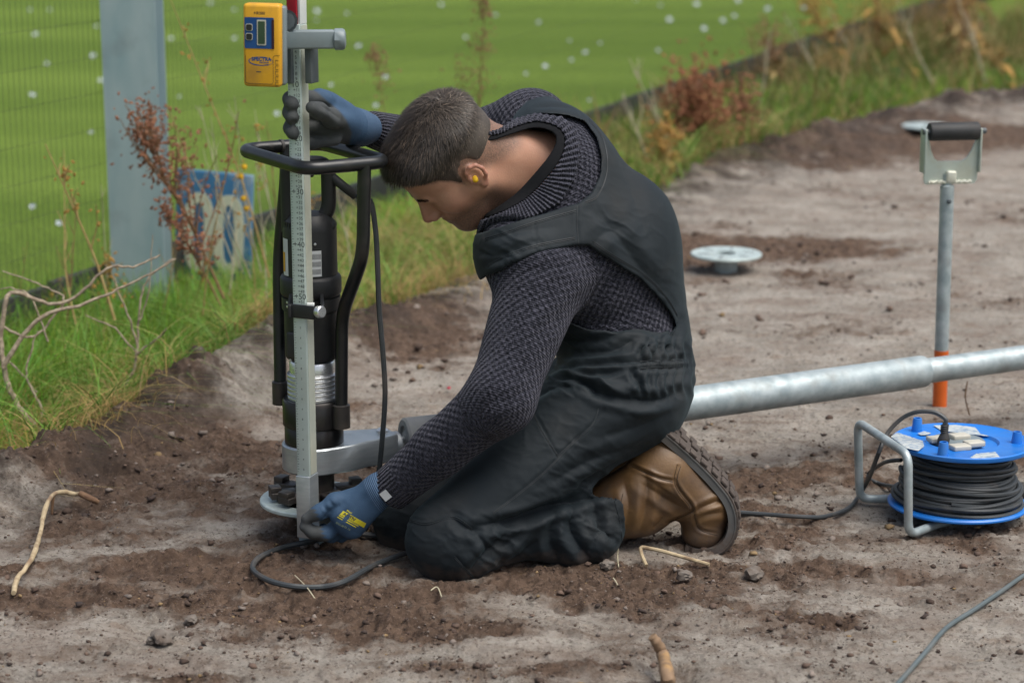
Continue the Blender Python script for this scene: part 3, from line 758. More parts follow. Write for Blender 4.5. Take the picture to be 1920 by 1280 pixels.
# motor
MB().lathe(A0, [(r_*1.07, h_) for r_, h_ in [(.036,.362),(.036,.368),(.047,.372),(.0495,.378),(.0495,.466),(.052,.468),(.052,.492),(.050,.494),(.0545,.500),(.0555,.505),(.0555,.530),(.053,.535),(.049,.537),(.0485,.625),(.046,.64),(.035,.655),(.01,.66)]], 48).build('motor_body', M_BLACKP, mach)
mb = MB()
for k in range(5):
    a = math.radians(198+k*9); mb.box(A0+Vector((math.cos(a)*.049, math.sin(a)*.049, .62)), (.004, .003, .045), Matrix.Rotation(a, 3, 'Z'))
mb.build('vent_rib', M_BLACKP, mach)
MB().box(A0+Vector((-.034, -.042, .405)), (.024, .010, .05), Matrix.Rotation(math.radians(-35), 3, 'Z'), .004).build('switch', M_RUBBER, mach)
# handle of the motor
hz0 = .60
def XZ(x, z, y=0.0): return A0+Vector((x, y, z))
mb = MB()
mb.tube(fillet([XZ(-.040,.62), XZ(-.040,.752), XZ(.038,.752), XZ(.038,.66), XZ(.012,.63)], .022, 6), .0145, 14)
mb.build('motor_handle', M_BLACKP, mach)
MB().box(XZ(.022,.628), (.05,.05,.05), Matrix.Rotation(.6, 3, 'Y'), .012).build('handle_neck', M_BLACKP, mach)
MB().box(XZ(.0,.735,-.006), (.022,.012,.018), None, .003).build('trigger', M_RUBBER, mach)
# name plates (flat print)
def plate(name, ang, z, w, h, m, r=.0526, par=mach):
    mb = MB(); vs = []; n = 6
    for i in range(n+1):
        a = ang + (i/n-.5)*w/r
        for zz_ in (z-h/2, z+h/2): vs.append(A0+Vector((math.sin(a)*r, -math.cos(a)*r, zz_)))
    return mb.add(vs, [(2*i, 2*i+2, 2*i+3, 2*i+1) for i in range(n)]).build(name, m, par)
lp = plate('rating_plate', .30, .566, .022, .050, M_LABELW)
mb = MB()
for i in range(9):
    a = .30 + (i-4)*.042
    for k in range(3):
        z1 = .566 - .021 + k*.0145
        c_ = A0+Vector((math.sin(a)*.0529, -math.cos(a)*.0529, z1+.006)); t_ = Vector((math.cos(a), math.sin(a), 0))
        mb.add([c_-t_*.0005-Vector((0,0,.0055)), c_+t_*.0005-Vector((0,0,.0055)), c_+t_*.0005+Vector((0,0,.0045)), c_-t_*.0005+Vector((0,0,.0045))], [(0,1,2,3)])
mb.build('print', M_INK, lp)
plate('warning_label', -1.02, .575, .020, .072, M_LABELW, .0529)
plate('warning_stripe', -1.12, .565, .010, .038, M_YEL, .0533)
mb = MB()
for a_, z_ in ((.28,.604),(-.85,.48),(-.85,.488),(.62,.52),(-.75,.375)):
    d_ = Vector((math.sin(a_), -math.cos(a_), 0)); mb.lathe(A0+d_*(.0515 if z_>.53 else .0555)+Vector((0,0,z_)), [(.0025,0),(.0025,.002),(.001,.0025)], 10, d_)
mb.build('screw_head', M_STEEL, mach)
# tube frame
TR = .0128
zl = .773
c1, c2 = G(452, 281, zl), G(573, 317, zl)
e1 = (c2-c1); e2 = Vector((-e1.y, e1.x, 0)).normalized()
Lw = .168
c3, c4 = c2+e2*Lw, c1+e2*Lw
MB().tube(fillet([c1, c2, c3, c4], .036, 8, True), TR, 14, closed=True).build('handlebar_loop', M_BLACK, mach)
lt = c1+e2*.095
def px_of(p): return 960+FPX*p.x/(p.y*CP-(p.z-CAM_H)*SP)
rt_ = min((c2+e2*k*.002 for k in range(40, 90)), key=lambda p: abs(px_of(p)-684))
lb = Vector((P(526, 740, 4.09).x, 4.09, .285)); rb = Vector((P(640, 790, 4.00).x, 4.00, .262))
lt2 = Vector((P(522, 300, lt.y-.03).x, lt.y-.03, zl-.03))
MB().tube(fillet([lt, Vector((lt.x, lt.y-.01, zl-.06)), Vector((lb.x, lb.y+.03, .55)), lb], .05), TR, 14).build('frame_tube', M_BLACK, mach)
rk1 = Vector((P(681, 478, rt_.y).x, rt_.y, P(681, 478, rt_.y).z)); rk2 = Vector((P(641, 590, 3.995).x, 3.995, P(641, 590, 3.995).z))
MB().tube(fillet([Vector((rt_.x, rt_.y, zl)), rk1, rk2, rb], .04), TR, 14).build('frame_tube', M_BLACK, mach)
MB().lathe(rb-Vector((0,0,.022)), [(.010,0),(.0175,.0),(.0175,.045),(.0145,.047)], 20).build('tube_socket', M_DGREY, mach)
MB().box((rb+A0)/2*1.0 + Vector(((rb.x-AX)*.2, 0, .262-(rb.z)/2)), (.035,.03,.04), Matrix.Rotation(math.radians(-35), 3, 'Z'), .004).build('socket_bracket', M_DGREY, mach)
MB().lathe(lb-Vector((0,0,.022)), [(.010,0),(.0165,.0),(.0165,.045),(.0145,.047)], 20).build('tube_socket', M_DGREY, mach)
# tie and clamp on the loop
ct = c1+e2*.085
MB().lathe(ct-e2*.003, [(.0140,0),(.0140,.006)], 16, e2).build('cable_tie', M_RUBBER, mach)
MB().box(ct+Vector((.004,.0,-.02)), (.012,.010,.014), None, .003).build('tie_block', M_RUBBER, mach)
# strap round motor, frame and staff
SX, SY = P(568, 560, 3.907).x, 3.907
mb = MB()
for r_, z_, h_ in ((.0570, .470, .024),): mb.lathe(A0+Vector((0,0,z_)), [(r_,0),(r_,h_)], 40)
zc = P(570, 580, SY).z
mb.box((SX+.001, SY-.020, zc), (.052, .006, .026), Matrix.Rotation(math.radians(-22), 3, 'Z'), .002)
mb.box((SX-.028, SY+.045, zc), (.007, .125, .025), Matrix.Rotation(math.radians(4), 3, 'Z'), .002)
mb.box((SX+.032, SY+.040, zc), (.007, .115, .025), Matrix.Rotation(math.radians(6), 3, 'Z'), .002)
mb.build('staff_clamp', M_BLACKP, mach)
kd = Vector((.75, -.65, .1)).normalized()
MB().lathe(Vector((SX+.024, SY-.022, zc+.001)), [(.004,0),(.004,.006),(.0105,.007),(.0115,.009),(.0115,.018),(.0095,.020),(.001,.020)], 20, kd).build('thumb_screw', M_STEEL, mach)
MB().box(Vector((SX+.016, SY-.02, zc+.014)), (.014, .01, .006), None, .001).build('clamp_shim', M_WHITEP, mach)
# drive spigot and jaws
MB().lathe(A0, [(.038,.148),(.038,.105),(.045,.103),(.045,.088),(.03,.086)][::-1], 32).build('drive_spigot', M_DGREY, mach)
rj = random.Random(5)
for k, a in enumerate((200, 232, 268, 305, 20, 150)):
    d_ = Vector((math.cos(math.radians(a)), math.sin(math.radians(a)), 0))
    mb = MB().box(A0+d_*.066+Vector((0,0,.099)), (.052,.030,.014), Matrix.Rotation(math.radians(a), 3, 'Z'), .002)
    mb.box(A0+d_*.082+Vector((0,0,.111)), (.022,.026,.012), Matrix.Rotation(math.radians(a), 3, 'Z'), .002); mb.build('drive_jaw', M_DGREY, mach)
# stub for the cable
MB().tube(spline([XZ(.04,.73,.0), XZ(.066,.71,-.01), XZ(.09,.69,-.005)], 5), .009, 10).build('cable_sleeve', M_RUBBER, mach)

# ground screw being driven in
M_FLANGE = mat('pale_zinc', (.50, .59, .575), (.38, .46, .455), .45, .25, scale=30, detail=6, dirt=(.3,.3,.27), dirt_amt=.4, dscale=16)
def ground_screw(name, label, c, zf, r=.110, rin=.045, tube_r=.036, depth=-.25, tilt=None):
    t = thing(name, label, 'ground screw', (c.x, c.y, 0), 'ground screws')
    fl = MB().lathe(Vector((c.x, c.y, zf)), [(rin,0),(r-.002,0),(r,.002),(r,.007),(r-.002,.009),(rin,.009),(rin,0)], 56).build('flange', M_FLANGE, t)
    for k in range(6):
        a = k*math.pi/3+.2; d_ = Vector((math.cos(a), math.sin(a), 0))
        if rin < .05: MB().tube([Vector((c.x,c.y,zf+.0045))+d_*(r*.5), Vector((c.x,c.y,zf+.0045))+d_*(r*.84)], .006, 8).build('slot', M_DGREYP, fl)
    MB().lathe(Vector((c.x, c.y, 0)), [(tube_r*.9,depth),(tube_r,depth+.05),(tube_r,zf),(tube_r-.005,zf+.004),(tube_r-.005,zf-.05)], 36).build('shaft', M_GALV, t)
    mb = MB()
    pts = [Vector((c.x+math.cos(a)*(tube_r+.006), c.y+math.sin(a)*(tube_r+.006), -.30+.05*a/6.283)) for a in np.arange(0, 6.283*5.2, .3)]
    mb.tube(pts, .006, 6); mb.build('thread', M_GALV, t)
    return t
ground_screw('ground_screw', 'ring-flanged ground screw being driven under the machine', Vector((AX, AY, 0)), .076, rin=.078)
mb = None
s1 = G(1361, 508); ground_screw('ground_screw', 'round-topped galvanised ground screw standing in the soil behind the man', s1, .050, r=.113, rin=.030)
s2 = G(1737, 260); ground_screw('ground_screw', 'distant galvanised ground screw half hidden by the tool handle', s2, .052, r=.113, rin=.030)

# torque pipe through the socket
pipe = thing('torque_pipe', 'long galvanised telescopic pipe running from the machine behind the man past the reel', 'pipe', A0+ua*.2)
pz = .172
p0 = A0+ua*.50+Vector((0,0,pz)); pe = P(2100, 664, 4.93); pe.z = pz+.01
pm = P(1735, 711, 4.66); dirp = (pe-p0).normalized()
tm = (pm.x-p0.x)/dirp.x
MB().lathe(p0, [(.030,0),(.0365,.002),(.0365,tm-.006),(.0350,tm),(.029,tm+.0005)], 48, dirp).build('outer_tube', M_GALV, pipe)
MB().lathe(p0, [(.0285,tm-.1),(.0285,tm+1.2),(.024,tm+1.2)], 40, dirp).build('inner_tube', M_GALV, pipe)
MB().lathe(p0+dirp*(tm-.02)+Vector((-.012,-.035,.004)), [(.004,0),(.004,.002)], 10, (-.2,-1,.1)).build('rivet', M_DGREYP, pipe)
MB().tube([p0+dirp*.08, Vector((p0.x+.07, p0.y+.06, -.05))], .016, 12).build('prop_leg', M_GALV, pipe)
# leg at the far end, out of sight to the side
e_ = p0+dirp*(tm+1.1)
MB().tube([e_, Vector((e_.x+.05, e_.y, -.05))], .02, 12).build('prop_leg', M_GALV, pipe)

# ------------------------------------------------------------------ levelling staff and receiver
RZ = Matrix.Rotation(math.radians(-22), 3, 'Z')
staff = thing('levelling_staff', 'white graduated levelling staff with red upper end held upright by the man', 'measuring staff', (SX, SY, .03))
fx_, fn_ = RZ @ Vector((1,0,0)), RZ @ Vector((0,-1,0))
def sz(y): return P(563, y, SY).z
zb0, zb1, ztop = sz(1003), sz(888), sz(45)
MB().box((SX, SY, (zb1+ztop)/2), (.0262, .031, ztop-zb1), RZ, .0012).build('rod', M_STAFF, staff)
MB().box(Vector((SX, SY, (zb1+ztop)/2))+RZ@Vector((.0135,.002,0)), (.0012, .024, ztop-zb1-.004), RZ).build('side_strip', M_STAFFS, staff)
MB().box((SX, SY, (zb0+zb1)/2), (.0295, .038, zb1-zb0), RZ, .0015).build('rod_foot', M_ALU, staff)
MB().box(Vector((SX, SY, ztop+.20))+RZ@Vector((-.003,0,0)), (.0205, .026, .40), RZ, .0012).build('red_section', M_RED, staff)
MB().box(Vector((SX, SY, ztop+.20))+RZ@Vector((.0105,.003,0)), (.0055, .026, .40), RZ, .001).build('white_edge', M_WHITEP, staff)
mb = MB()
def staff_o(dx, z): return Vector((SX, SY, z)) + RZ @ Vector((dx, -.0158, 0))
step = (sz(157)-sz(553))/40.0
zv = lambda v: sz(157) - (v-10)*step
Zup = Vector((0,0,1))
for v in range(1, 88):
    z = zv(v)
    if z < zb1+.004: break
    for dz in (0, .5):
        o = staff_o(-.0105+(.0 if dz else .001), z-dz*step); w_ = .0022 if dz else .0036
        mb.add([o-fx_*w_*.5-Zup*.0004, o+fx_*w_*.5-Zup*.0004, o+fx_*w_*.5+Zup*.0004, o-fx_*w_*.5+Zup*.0004], [(0,1,2,3)])
    if v <= 51:
        big = v % 10 == 0
        frame_add(mb, text_mesh(('+%d' % v) if v > 10 else str(v) if v != 10 else '10', .0155 if big else .0088, bold=.0), staff_o(.0052 if not big else .0025, z), fx_, Zup)
    elif v % 2 == 0:
        frame_add(mb, text_mesh(str((v-50)*2 % 10), .0058), staff_o(.0015, z), fx_, Zup)
mb.build('scale_marking', M_INK, staff, smooth=False)

rec = thing('laser_receiver', 'yellow handheld laser receiver with blue panel clamped to the levelling staff', 'laser receiver', P(495, 160, 3.84))
RY = 3.838
RR = Matrix.Rotation(math.radians(-6), 3, 'Z') @ Matrix.Rotation(math.radians(1.2), 3, 'Y')
rcn = (P(458, 8, RY)+P(531, 160, RY))/2; RWd = .0685; RHt = .1475
def rp(x, z, y=0): return rcn + RR @ Vector((x, -.0165-y, z))     # on the face, metres from its centre
body = MB().box(rcn, (RWd, .033, RHt), RR, .0065).build('case', M_YEL, rec)
MB().box(rcn + RR@Vector((.004,.0085,-.001)), (RWd+.003, .022, RHt-.006), RR, .005).build('back_shell', M_GREYP, rec)
RX_, RZ_ = RR@Vector((1,0,0)), RR@Vector((0,0,1))
RN = RR@Vector((0,-1,0))
def slab(name, x, z, w, h, m, y=.0, th=.001, r=.002, par=rec):
    pl = []
    for cx_, cz_, a0 in ((w/2-r, h/2-r, 0), (-w/2+r, h/2-r, 90), (-w/2+r, -h/2+r, 180), (w/2-r, -h/2+r, 270)):
        for k in range(5):
            a = math.radians(a0+k*22.5); pl.append((cx_+r*math.cos(a), cz_+r*math.sin(a)))
    return MB().prism(pl, (rp(x, z, y), RX_, RZ_, RN), th).build(name, m, par, smooth=False)
U = RHt/152.0
M_STRIP = mat('dark_window', (.05, .012, .02), (.03, .01, .03), .2)
panel = slab('blue_panel', -.0045, 23*U, .053, .055, M_BLUEP, -.0002, .0012)
slab('window_strip', .0205, 21*U, .0045, .052, M_STRIP, .0012, .0006, .001, panel)
slab('screen_frame', .0, 24*U, .0165, .045, M_BEIGE, .0010, .0012, .0015, panel)
slab('screen', .0, 24*U, .0125, .040, M_LCD, .0022, .0006, .001, panel)
for i, zz_ in enumerate((33, 16)):
    bt = slab('button_rim', -.0225, zz_*U, .0125, .0125, M_BEIGE, .0010, .0008, .003, panel)
    slab('button', -.0225, zz_*U, .0105, .0105, M_BLACKP, .0018, .0010, .0028, panel)
mb = MB(); frame_add(mb, text_mesh('HR380', .0072, bold=.0001), rp(-.004, 59*U, .0002), RX_, RZ_); mb.build('model_lettering', M_DGREY, rec, smooth=False)
mb = MB(); frame_add(mb, text_mesh('SPECTRA', .0088, bold=.0004), rp(-.001, -25*U, .0003), RX_, RZ_)
frame_add(mb, text_mesh('PRECISION', .0036, bold=.0001), rp(.004, -31*U, .0003), RX_, RZ_); frame_add(mb, text_mesh('LASER', .0034, bold=.0001), rp(.008, -35*U, .0003), RX_, RZ_)
o_ = rp(-.002, -28.5*U, .0003); vs = []; n = 40
for k in range(n):
    a = 2*math.pi*k/n; th = .0006 + .0016*max(0, math.cos(a-math.radians(215)))
    for f in (0, 1): vs.append(o_ + RX_*math.cos(a)*(.0225-th*f) + RZ_*math.sin(a)*(.0082-th*f))
mb.add(vs, [(2*k, 2*((k+1)%n), 2*((k+1)%n)+1, 2*k+1) for k in range(n)])
mb.build('logo_print', M_BLUEP, rec, smooth=False)
slab('battery_slot', -.006, -48*U, .0085, .0016, M_INK, .0001, .0003, .0004)
mb = MB()
def seam(pts, w=.0004): 
    for (x0, z0), (x1, z1) in zip(pts[:-1], pts[1:]): mb.tube([rp(x0, z0, .0001), rp(x1, z1, .0001)], w, 4)
seam([(-.030,-18*U),(-.030,-68*U),(-.024,-70*U),(.018,-70*U),(.0205,-66*U),(.0205,-20*U),(.024,-17*U),(.033,-17*U)])
for k in range(5): seam([(.030,(-26-10*k)*U),(.0245,(-26-10*k)*U),(.0245,(-33-10*k)*U),(.030,(-33-10*k)*U)])
mb.build('moulded_seam', M_DGREY, rec)
# clamp
barz = P(560, 75, 3.86).z
b0, b1 = P(524, 74, 3.862), P(628, 74, 3.872)
MB().box((b0+b1)/2+Vector((0,0,.0)), ((b1-b0).length, .022, .0335), Matrix.Rotation(math.radians(5), 3, 'Z'), .004).build('clamp_bar', M_GREYP, rec)
kb = b1
MB().lathe(kb-Vector((.004,0,0)), [(.013,0),(.0165,.002),(.0195,.004),(.0195,.018),(.017,.022),(.010,.024),(.009,.022),(.001,.022)], 8, (1,.05,0)).build('clamp_knob', M_GREYP, rec)
jc = P(583, 122, 3.885)
MB().box(jc+Vector((.001,.004,0)), (.0135, .03, .066), RZ, .002).build('clamp_jaw', M_DGREYP, rec)
jc = P(549, 122, 3.90)
MB().box(jc, (.010, .03, .066), RZ, .002).build('clamp_jaw', M_DGREYP, rec)
MB().lathe(P(541, 40, 3.868), [(.001,0),(.010,0),(.014,.002),(.015,.004),(.015,.012),(.02,.012),(.02,.018)][:6]+[(.001,.012)], 24, (-.15,-.98,.1)).build('level_vial', M_DGREYP, rec)

# ------------------------------------------------------------------ cords
def cord(name, label, pts, r, n=8, m=None, sub=6, group=None):
    q = spline(pts, sub)
    o = MB().tube(q, r, n).build(name, m or M_CORD, None); tag(o, label, 'cord', group); return o
def on_soil(px, py, lift=.004):
    lift = lift+.004
    g = G(px, py)
    for _ in range(3): g = G(px, py, gz(g.x, g.y)+lift)
    return g
hang = [XZ(.088,.69,-.005), P(693,375,4.0), P(704,430,3.99), P(708,500,3.985), P(711,580,3.985), P(718,660,3.985), P(722,740,3.99), P(717,820,4.0), P(712,872,4.02), P(706,915,4.06), on_soil(700,960), on_soil(730,985), on_soil(800, 1000)]
cord('power_cord', 'black cable hanging down from the motor handle behind the man\'s arm', hang, .0052)
loop = [on_soil(810,1030,.006), on_soil(760,1037,.006), on_soil(700,1060,.006), on_soil(645,1090,.006), on_soil(600,1100,.006), on_soil(545,1098,.006), on_soil(500,1086,.007), on_soil(474,1066,.007), on_soil(487,1044,.007), on_soil(530,1026,.008), on_soil(575,1016,.012), on_soil(610,1008,.006), on_soil(660,1000,.004), on_soil(720,1005,.004)]
cord('power_cord', 'black cable looping over the soil in front of the driven ground screw', loop, .0055)
M_CORD2 = mat('grey_cord_sheath', (.075, .10, .105), (.10, .125, .13), .5, scale=25, dirt=(.2, .17, .14), dirt_amt=.3)
cord('power_cord', 'grey cable running out of the picture across the near soil corner', [on_soil(1580,1400,.004), on_soil(1640,1325,.004), on_soil(1684,1280,.004), on_soil(1735,1222,.004), on_soil(1775,1176,.004), on_soil(1830,1140,.004), on_soil(1880,1106,.004), on_soil(1930,1072,.004), on_soil(2050,1000,.004)], .0042, m=M_CORD2)

# ------------------------------------------------------------------ cable reel
RC = G(1795, 946, .022); RD = .142
reel = thing('cable_reel', 'blue plastic cable reel lying flat with wound black cable and steel handle frame', 'cable reel', (RC.x, RC.y, 0))
Rt = Matrix.Rotation(math.radians(1.5), 3, 'Y') @ Matrix.Rotation(math.radians(-1.0), 3, 'X')
ax = Rt @ Vector((0,0,1))
H2 = .128
MB().lathe(RC, [(.03,0),(RD-.004,0),(RD,.003),(RD,.006),(RD-.003,.009),(.06,.009)], 72, ax).build('lower_disc', M_BLUE, reel)
T0 = RC+ax*H2
MB().lathe(T0, [(.055,-.002),(RD-.012,0),(RD-.010,.001),(RD-.008,-.001),(RD-.003,-.001),(RD-.001,.002),(RD-.001,.008),(RD-.004,.010),(RD-.008,.008),(.075,.008),(.071,.002),(.020,.002),(.01,.002)], 72, ax).build('upper_disc', M_BLUE, reel)
MB().lathe(RC, [(.058,.006),(.056,.06),(.058,H2-.002)], 40, ax).build('drum', M_BLUE, reel)
mb = MB(); rw = random.Random(2)
uR, vR = Rt@Vector((1,0,0)), Rt@Vector((0,1,0))
cr_ = .0047
turns = []
lay = 0
for zl_ in np.arange(.014, .126, .0088):          # outer layer, wider towards the bottom, loose turns
    f = (zl_-.014)/.112
    rad = .124 - .030*f**1.2 + rw.uniform(-.004, .004)
    turns.append((zl_, rad))
for (z_, rad) in turns:
    ph, am = rw.uniform(0, 6.28), rw.uniform(.001, .0045); t1 = rw.uniform(-.007, .007); ph2 = rw.uniform(0, 6.28)
    q = []
    for k in range(72):
        a = 2*math.pi*k/72
        r_ = rad + am*math.sin(2*a+ph) + .002*math.sin(3*a+ph2); zz_ = z_ + t1*math.sin(a+ph2)
        q.append(RC + uR*math.cos(a)*r_ + vR*math.sin(a)*r_ + ax*min(max(zz_, .0125), H2-.006))
    MB().tube(q, cr_, 8, closed=True).build('cable_turn', M_CORD, reel)
    # inner layer behind the gaps
    q = [RC + uR*math.cos(2*math.pi*k/48)*(rad-.009) + vR*math.sin(2*math.pi*k/48)*(rad-.009) + ax*min(z_+.0045, H2-.006) for k in range(48)]
    MB().tube(q, cr_, 6, closed=True).build('cable_turn', M_CORD, reel)
for k, (z0, z1, ph) in enumerate(((.02,.06,3.6),(.035,.012,4.4),(.07,.04,2.9))):   # crossing turns
    q = [RC + uR*math.cos(ph+a)*(.128-.012*z0/.1) + vR*math.sin(ph+a)*(.128-.012*z0/.1) + ax*(z0+(z1-z0)*a/4.2) for a in np.linspace(0, 4.2, 40)]
    MB().tube(q, cr_, 8).build('cable_turn', M_CORD, reel)
# pegs on the upper disc
for px, py in ((1719,806),(1768,852),(1906,832)):
    b_ = P(px, py, 4.2); # find place on the disc plane
    dr = (b_-Vector((0,0,CAM_H))).normalized(); t_ = (T0+ax*.008-Vector((0,0,CAM_H))).dot(ax)/dr.dot(ax)
    pb = Vector((0,0,CAM_H))+dr*t_
    MB().lathe(pb, [(.0115,-.002),(.0092,.024),(.0085,.026),(.0060,.026),(.0055,.012),(.001,.012)], 24, ax).build('peg', M_BLUE, reel)
# socket panel
def disc_pt(px, py, lift=.004):
    dr = (P(px, py, 4.2)-Vector((0,0,CAM_H))).normalized(); t_ = (T0+ax*lift-Vector((0,0,CAM_H))).dot(ax)/dr.dot(ax)
    return Vector((0,0,CAM_H))+dr*t_
hub = disc_pt(1795, 828, .003)
MB().lathe(hub, [(.056,0),(.056,.003),(.053,.005),(.001,.006)], 40, ax).build('socket_plate', M_GREYP, reel)
for k, (px, py) in enumerate(((1757,823),(1799,818),(1800,838),(1826,831))):
    c_ = disc_pt(px, py, .012)
    MB().box(c_, (.040,.026,.011), Rt @ Matrix.Rotation(.35, 3, 'Z'), .003).build('socket_lid', M_BEIGE, reel)
# stickers
def sticker(name, pxs, m, par=reel):
    pts = [disc_pt(px, py, .0093) for px, py in pxs]
    return MB().add(pts, [tuple(range(len(pts)))]).build(name, m, par, smooth=False)
M_STK = mat('faded_sticker', (.46, .49, .48), (.18, .26, .36), .5, scale=85, thr=(.52,.58), stretch=(1, 2.5, 1))
sticker('sticker', [(1670,818),(1682,810),(1730,826),(1733,836),(1722,845),(1700,840)][::-1], M_STK)
sticker('sticker', [(1750,797),(1790,796),(1850,803),(1893,816),(1860,818),(1800,812),(1764,806)][::-1], M_STK)
sticker('sticker', [(1720,812),(1733,808),(1746,811),(1740,815),(1727,815)][::-1], M_STK)
sticker('sticker', [(1818,858),(1830,850),(1870,846),(1908,842),(1912,848),(1880,856),(1840,860)][::-1], M_STK)
# steel handle frame
hp = [(1790,972,.010,0),(1752,984,.006,0)]
FR = .0088
gL = lambda px, py, z: G(px, py, z)
fr = [RC+Vector((.09,.02,-.012)), G(1755,983,.009), G(1703,1003,.009), P(1704,862,3.99), P(1612,792,4.28), P(1603,918,4.28), G(1655,935,.01), RC+Vector((.02,.09,-.012))]
fr[3].y; fr[5] = G(1612,935,.009)
fr[4] = P(1608,790,fr[5].y); fr[3] = P(1703,852,fr[2].y)
MB().tube(fillet(fr, .028, 7), FR, 14).build('handle_frame', M_GALV, reel)
# plug in the socket and its lead
plug = thing('black_plug', 'black plug pushed into the socket on the blue reel', 'plug', disc_pt(1775, 830, .012))
pb = disc_pt(1768, 832, .010)
MB().lathe(pb, [(.012,0),(.0125,.010),(.009,.020),(.0068,.024),(.0062,.040),(.005,.042)], 20, (ax+Vector((.08,0,0))).normalized()).build('plug_body', M_RUBBER, plug)
mb = MB()
for k in range(4): mb.lathe(pb+ax*(.024+.0042*k), [(.0066,0),(.0075,.001),(.0075,.002),(.0066,.003)], 16, ax)
mb.build('strain_relief', M_RUBBER, plug)
tp = pb+ax*.040
lead = [tp, P(1773,786,tp.y), P(1752,773,tp.y+.01), P(1720,772,tp.y+.02), P(1690,785,tp.y+.03), P(1662,815,tp.y+.03), P(1645,855,tp.y+.0), P(1630,895,4.3), on_soil(1612,926,.006), on_soil(1590,953,.005), on_soil(1545,968,.005), on_soil(1500,968,.005), on_soil(1440,964,.005), on_soil(1385,960,.005), on_soil(1320,955,.005), on_soil(1200,965,.005)]
cord('power_cord', 'black lead from the reel plug over the soil to the man\'s boot', lead, .0046)
cord('power_cord', 'slack cable end lying in a bow behind the steel frame of the reel', [P(1690,862,4.22), P(1660,866,4.27), on_soil(1632,884,.006), on_soil(1630,897,.005), on_soil(1655,908,.005), P(1700,915,4.2)], .0044)
# dark plug at the edge of the picture
MB_ = MB().lathe(G(1905,921,.02), [(.012,0),(.02,.006),(.02,.045),(.012,.06)], 18, (1,-.1,.05)).lathe(G(1905,921,.02), [(.005,-.04),(.005,0)], 10, (1,-.1,.05))
o = MB_.build('cord_connector', M_RUBBER, None); tag(o, 'black rubber cord connector lying against the far side of the reel', 'connector')

# ------------------------------------------------------------------ D-handled tool stuck in the soil
gt = G(1762, 764); TY = gt.y
tool = thing('d_handle_tool', 'galvanised rod with D-shaped grip and orange tip stuck upright in the soil', 'tool', (gt.x, gt.y, 0))
bt_, tp_ = Vector((gt.x, gt.y, -.05)), P(1776, 348, TY)
axt = (tp_-bt_).normalized()
MB().lathe(bt_, [(.0165,0),(.0165,(tp_-bt_).length),(.012,(tp_-bt_).length+.002)], 28, axt).build('rod', M_GALV, tool)
ot = P(1764, 656, TY)
MB().lathe(bt_, [(.0172,0),(.0172,(ot-bt_).length)], 28, axt).build('orange_sleeve', M_ORANGE, tool)
MB().lathe(tp_-axt*.035+Vector((.002,-.016,0)), [(.006,0),(.006,.003),(.003,.005)], 12, (0,-1,0)).build('bolt', M_DGREYP, tool)
MB().lathe(tp_-axt*.002, [(.011,0),(.011,.03)], 18, axt).build('neck', M_GALV, tool)
sc = 1/ (FPX/ (TY*CP+ (CAM_H-.6)*SP))
oT = P(1780, 345, TY)
def tpx(x, y): return ((x-1780)*sc, (345-y)*sc)
outl = [(1732,345),(1828,345),(1833,338),(1838,262),(1838,246),(1831,243),(1829,262),(1821,282),(1812,296),(1803,302),(1756,302),(1747,296),(1740,280),(1736,262),(1734,243),(1726,246),(1725,262),(1729,338)]
XT = Vector((.985, .17, 0)); 
MB().prism([tpx(*p) for p in outl][::1], (oT+Vector((0,.006,0)), XT, (0,0,1), XT.cross(Vector((0,0,1)))), .006).build('bracket_plate', M_ZINC, tool, smooth=False)
for x in (1727, 1835):
    c_ = oT + XT*((x-1780)*sc) + Vector((0,0,(345-285)*sc))
    MB().box(c_+Vector((0,.006,.004)), (.005,.034,.105), Matrix.Rotation(math.radians(9.8), 3, 'Z'), .0015).build('side_flange', M_ZINC, tool)
g0 = oT + XT*((1735-1780)*sc) + Vector((0,0,(345-246)*sc)); g1_ = oT + XT*((1834-1780)*sc) + Vector((0,0,(345-246)*sc))
MB().lathe(g0, [(.012,0),(.0205,.001),(.0215,.004),(.0215,(g1_-g0).length-.006),(.020,(g1_-g0).length-.003),(.012,(g1_-g0).length-.002)], 30, XT).build('grip', M_RUBBER, tool)
MB().lathe(g0-XT*.014, [(.007,0),(.007,(g1_-g0).length+.030)], 12, XT).build('grip_bolt', M_DGREYP, tool)
M_WELD = mat('bright_weld', (.72, .72, .62), (.6, .6, .5), .4, .4, scale=90, bump=.001)
wl_ = [oT + XT*((x-1780)*sc) + Vector((0,-.006,(345-340)*sc+.002*math.sin(x))) for x in range(1738, 1826, 4)]
MB().tube(wl_, .0035, 6).build('weld', M_WELD, tool)
MB().box(oT+Vector((.002,-.008,.018)), (.024,.014,.030), None, .005).build('rod_end', M_WELD, tool)

# ------------------------------------------------------------------ sticks, roots, stones, clods
M_ROOT = mat('pale_root', (.46, .37, .23), (.33, .25, .15), .75, scale=50, bump=.0015, dirt=(.17,.10,.06), dirt_amt=.6, dscale=25)
M_BARK = mat('brown_root', (.20, .115, .06), (.13, .07, .04), .8, scale=60, bump=.002)
rs = random.Random(8)
st_ = [(25,1112),(32,1085),(50,1062),(64,1035),(74,1005),(80,975),(86,950),(100,927),(120,922),(140,926),(150,925)]
lift = [.005,.012,.014,.016,.02,.028,.034,.040,.034,.028,.024]
pts = [on_soil(p[0], p[1], l) for p, l in zip(st_, lift)]
q = spline(pts, 5); stick = thing('bent_stick', 'long pale bent stick with brown end lying on the soil bank', 'stick', pts[3])
MB().tube([p+Vector((rs.gauss(0,.0004),rs.gauss(0,.0004),rs.gauss(0,.0004))) for p in q], [.0046+.0005*math.sin(i*.5)+.0004*rs.random() for i in range(len(q))], 9).build('pale_shaft', M_ROOT, stick)
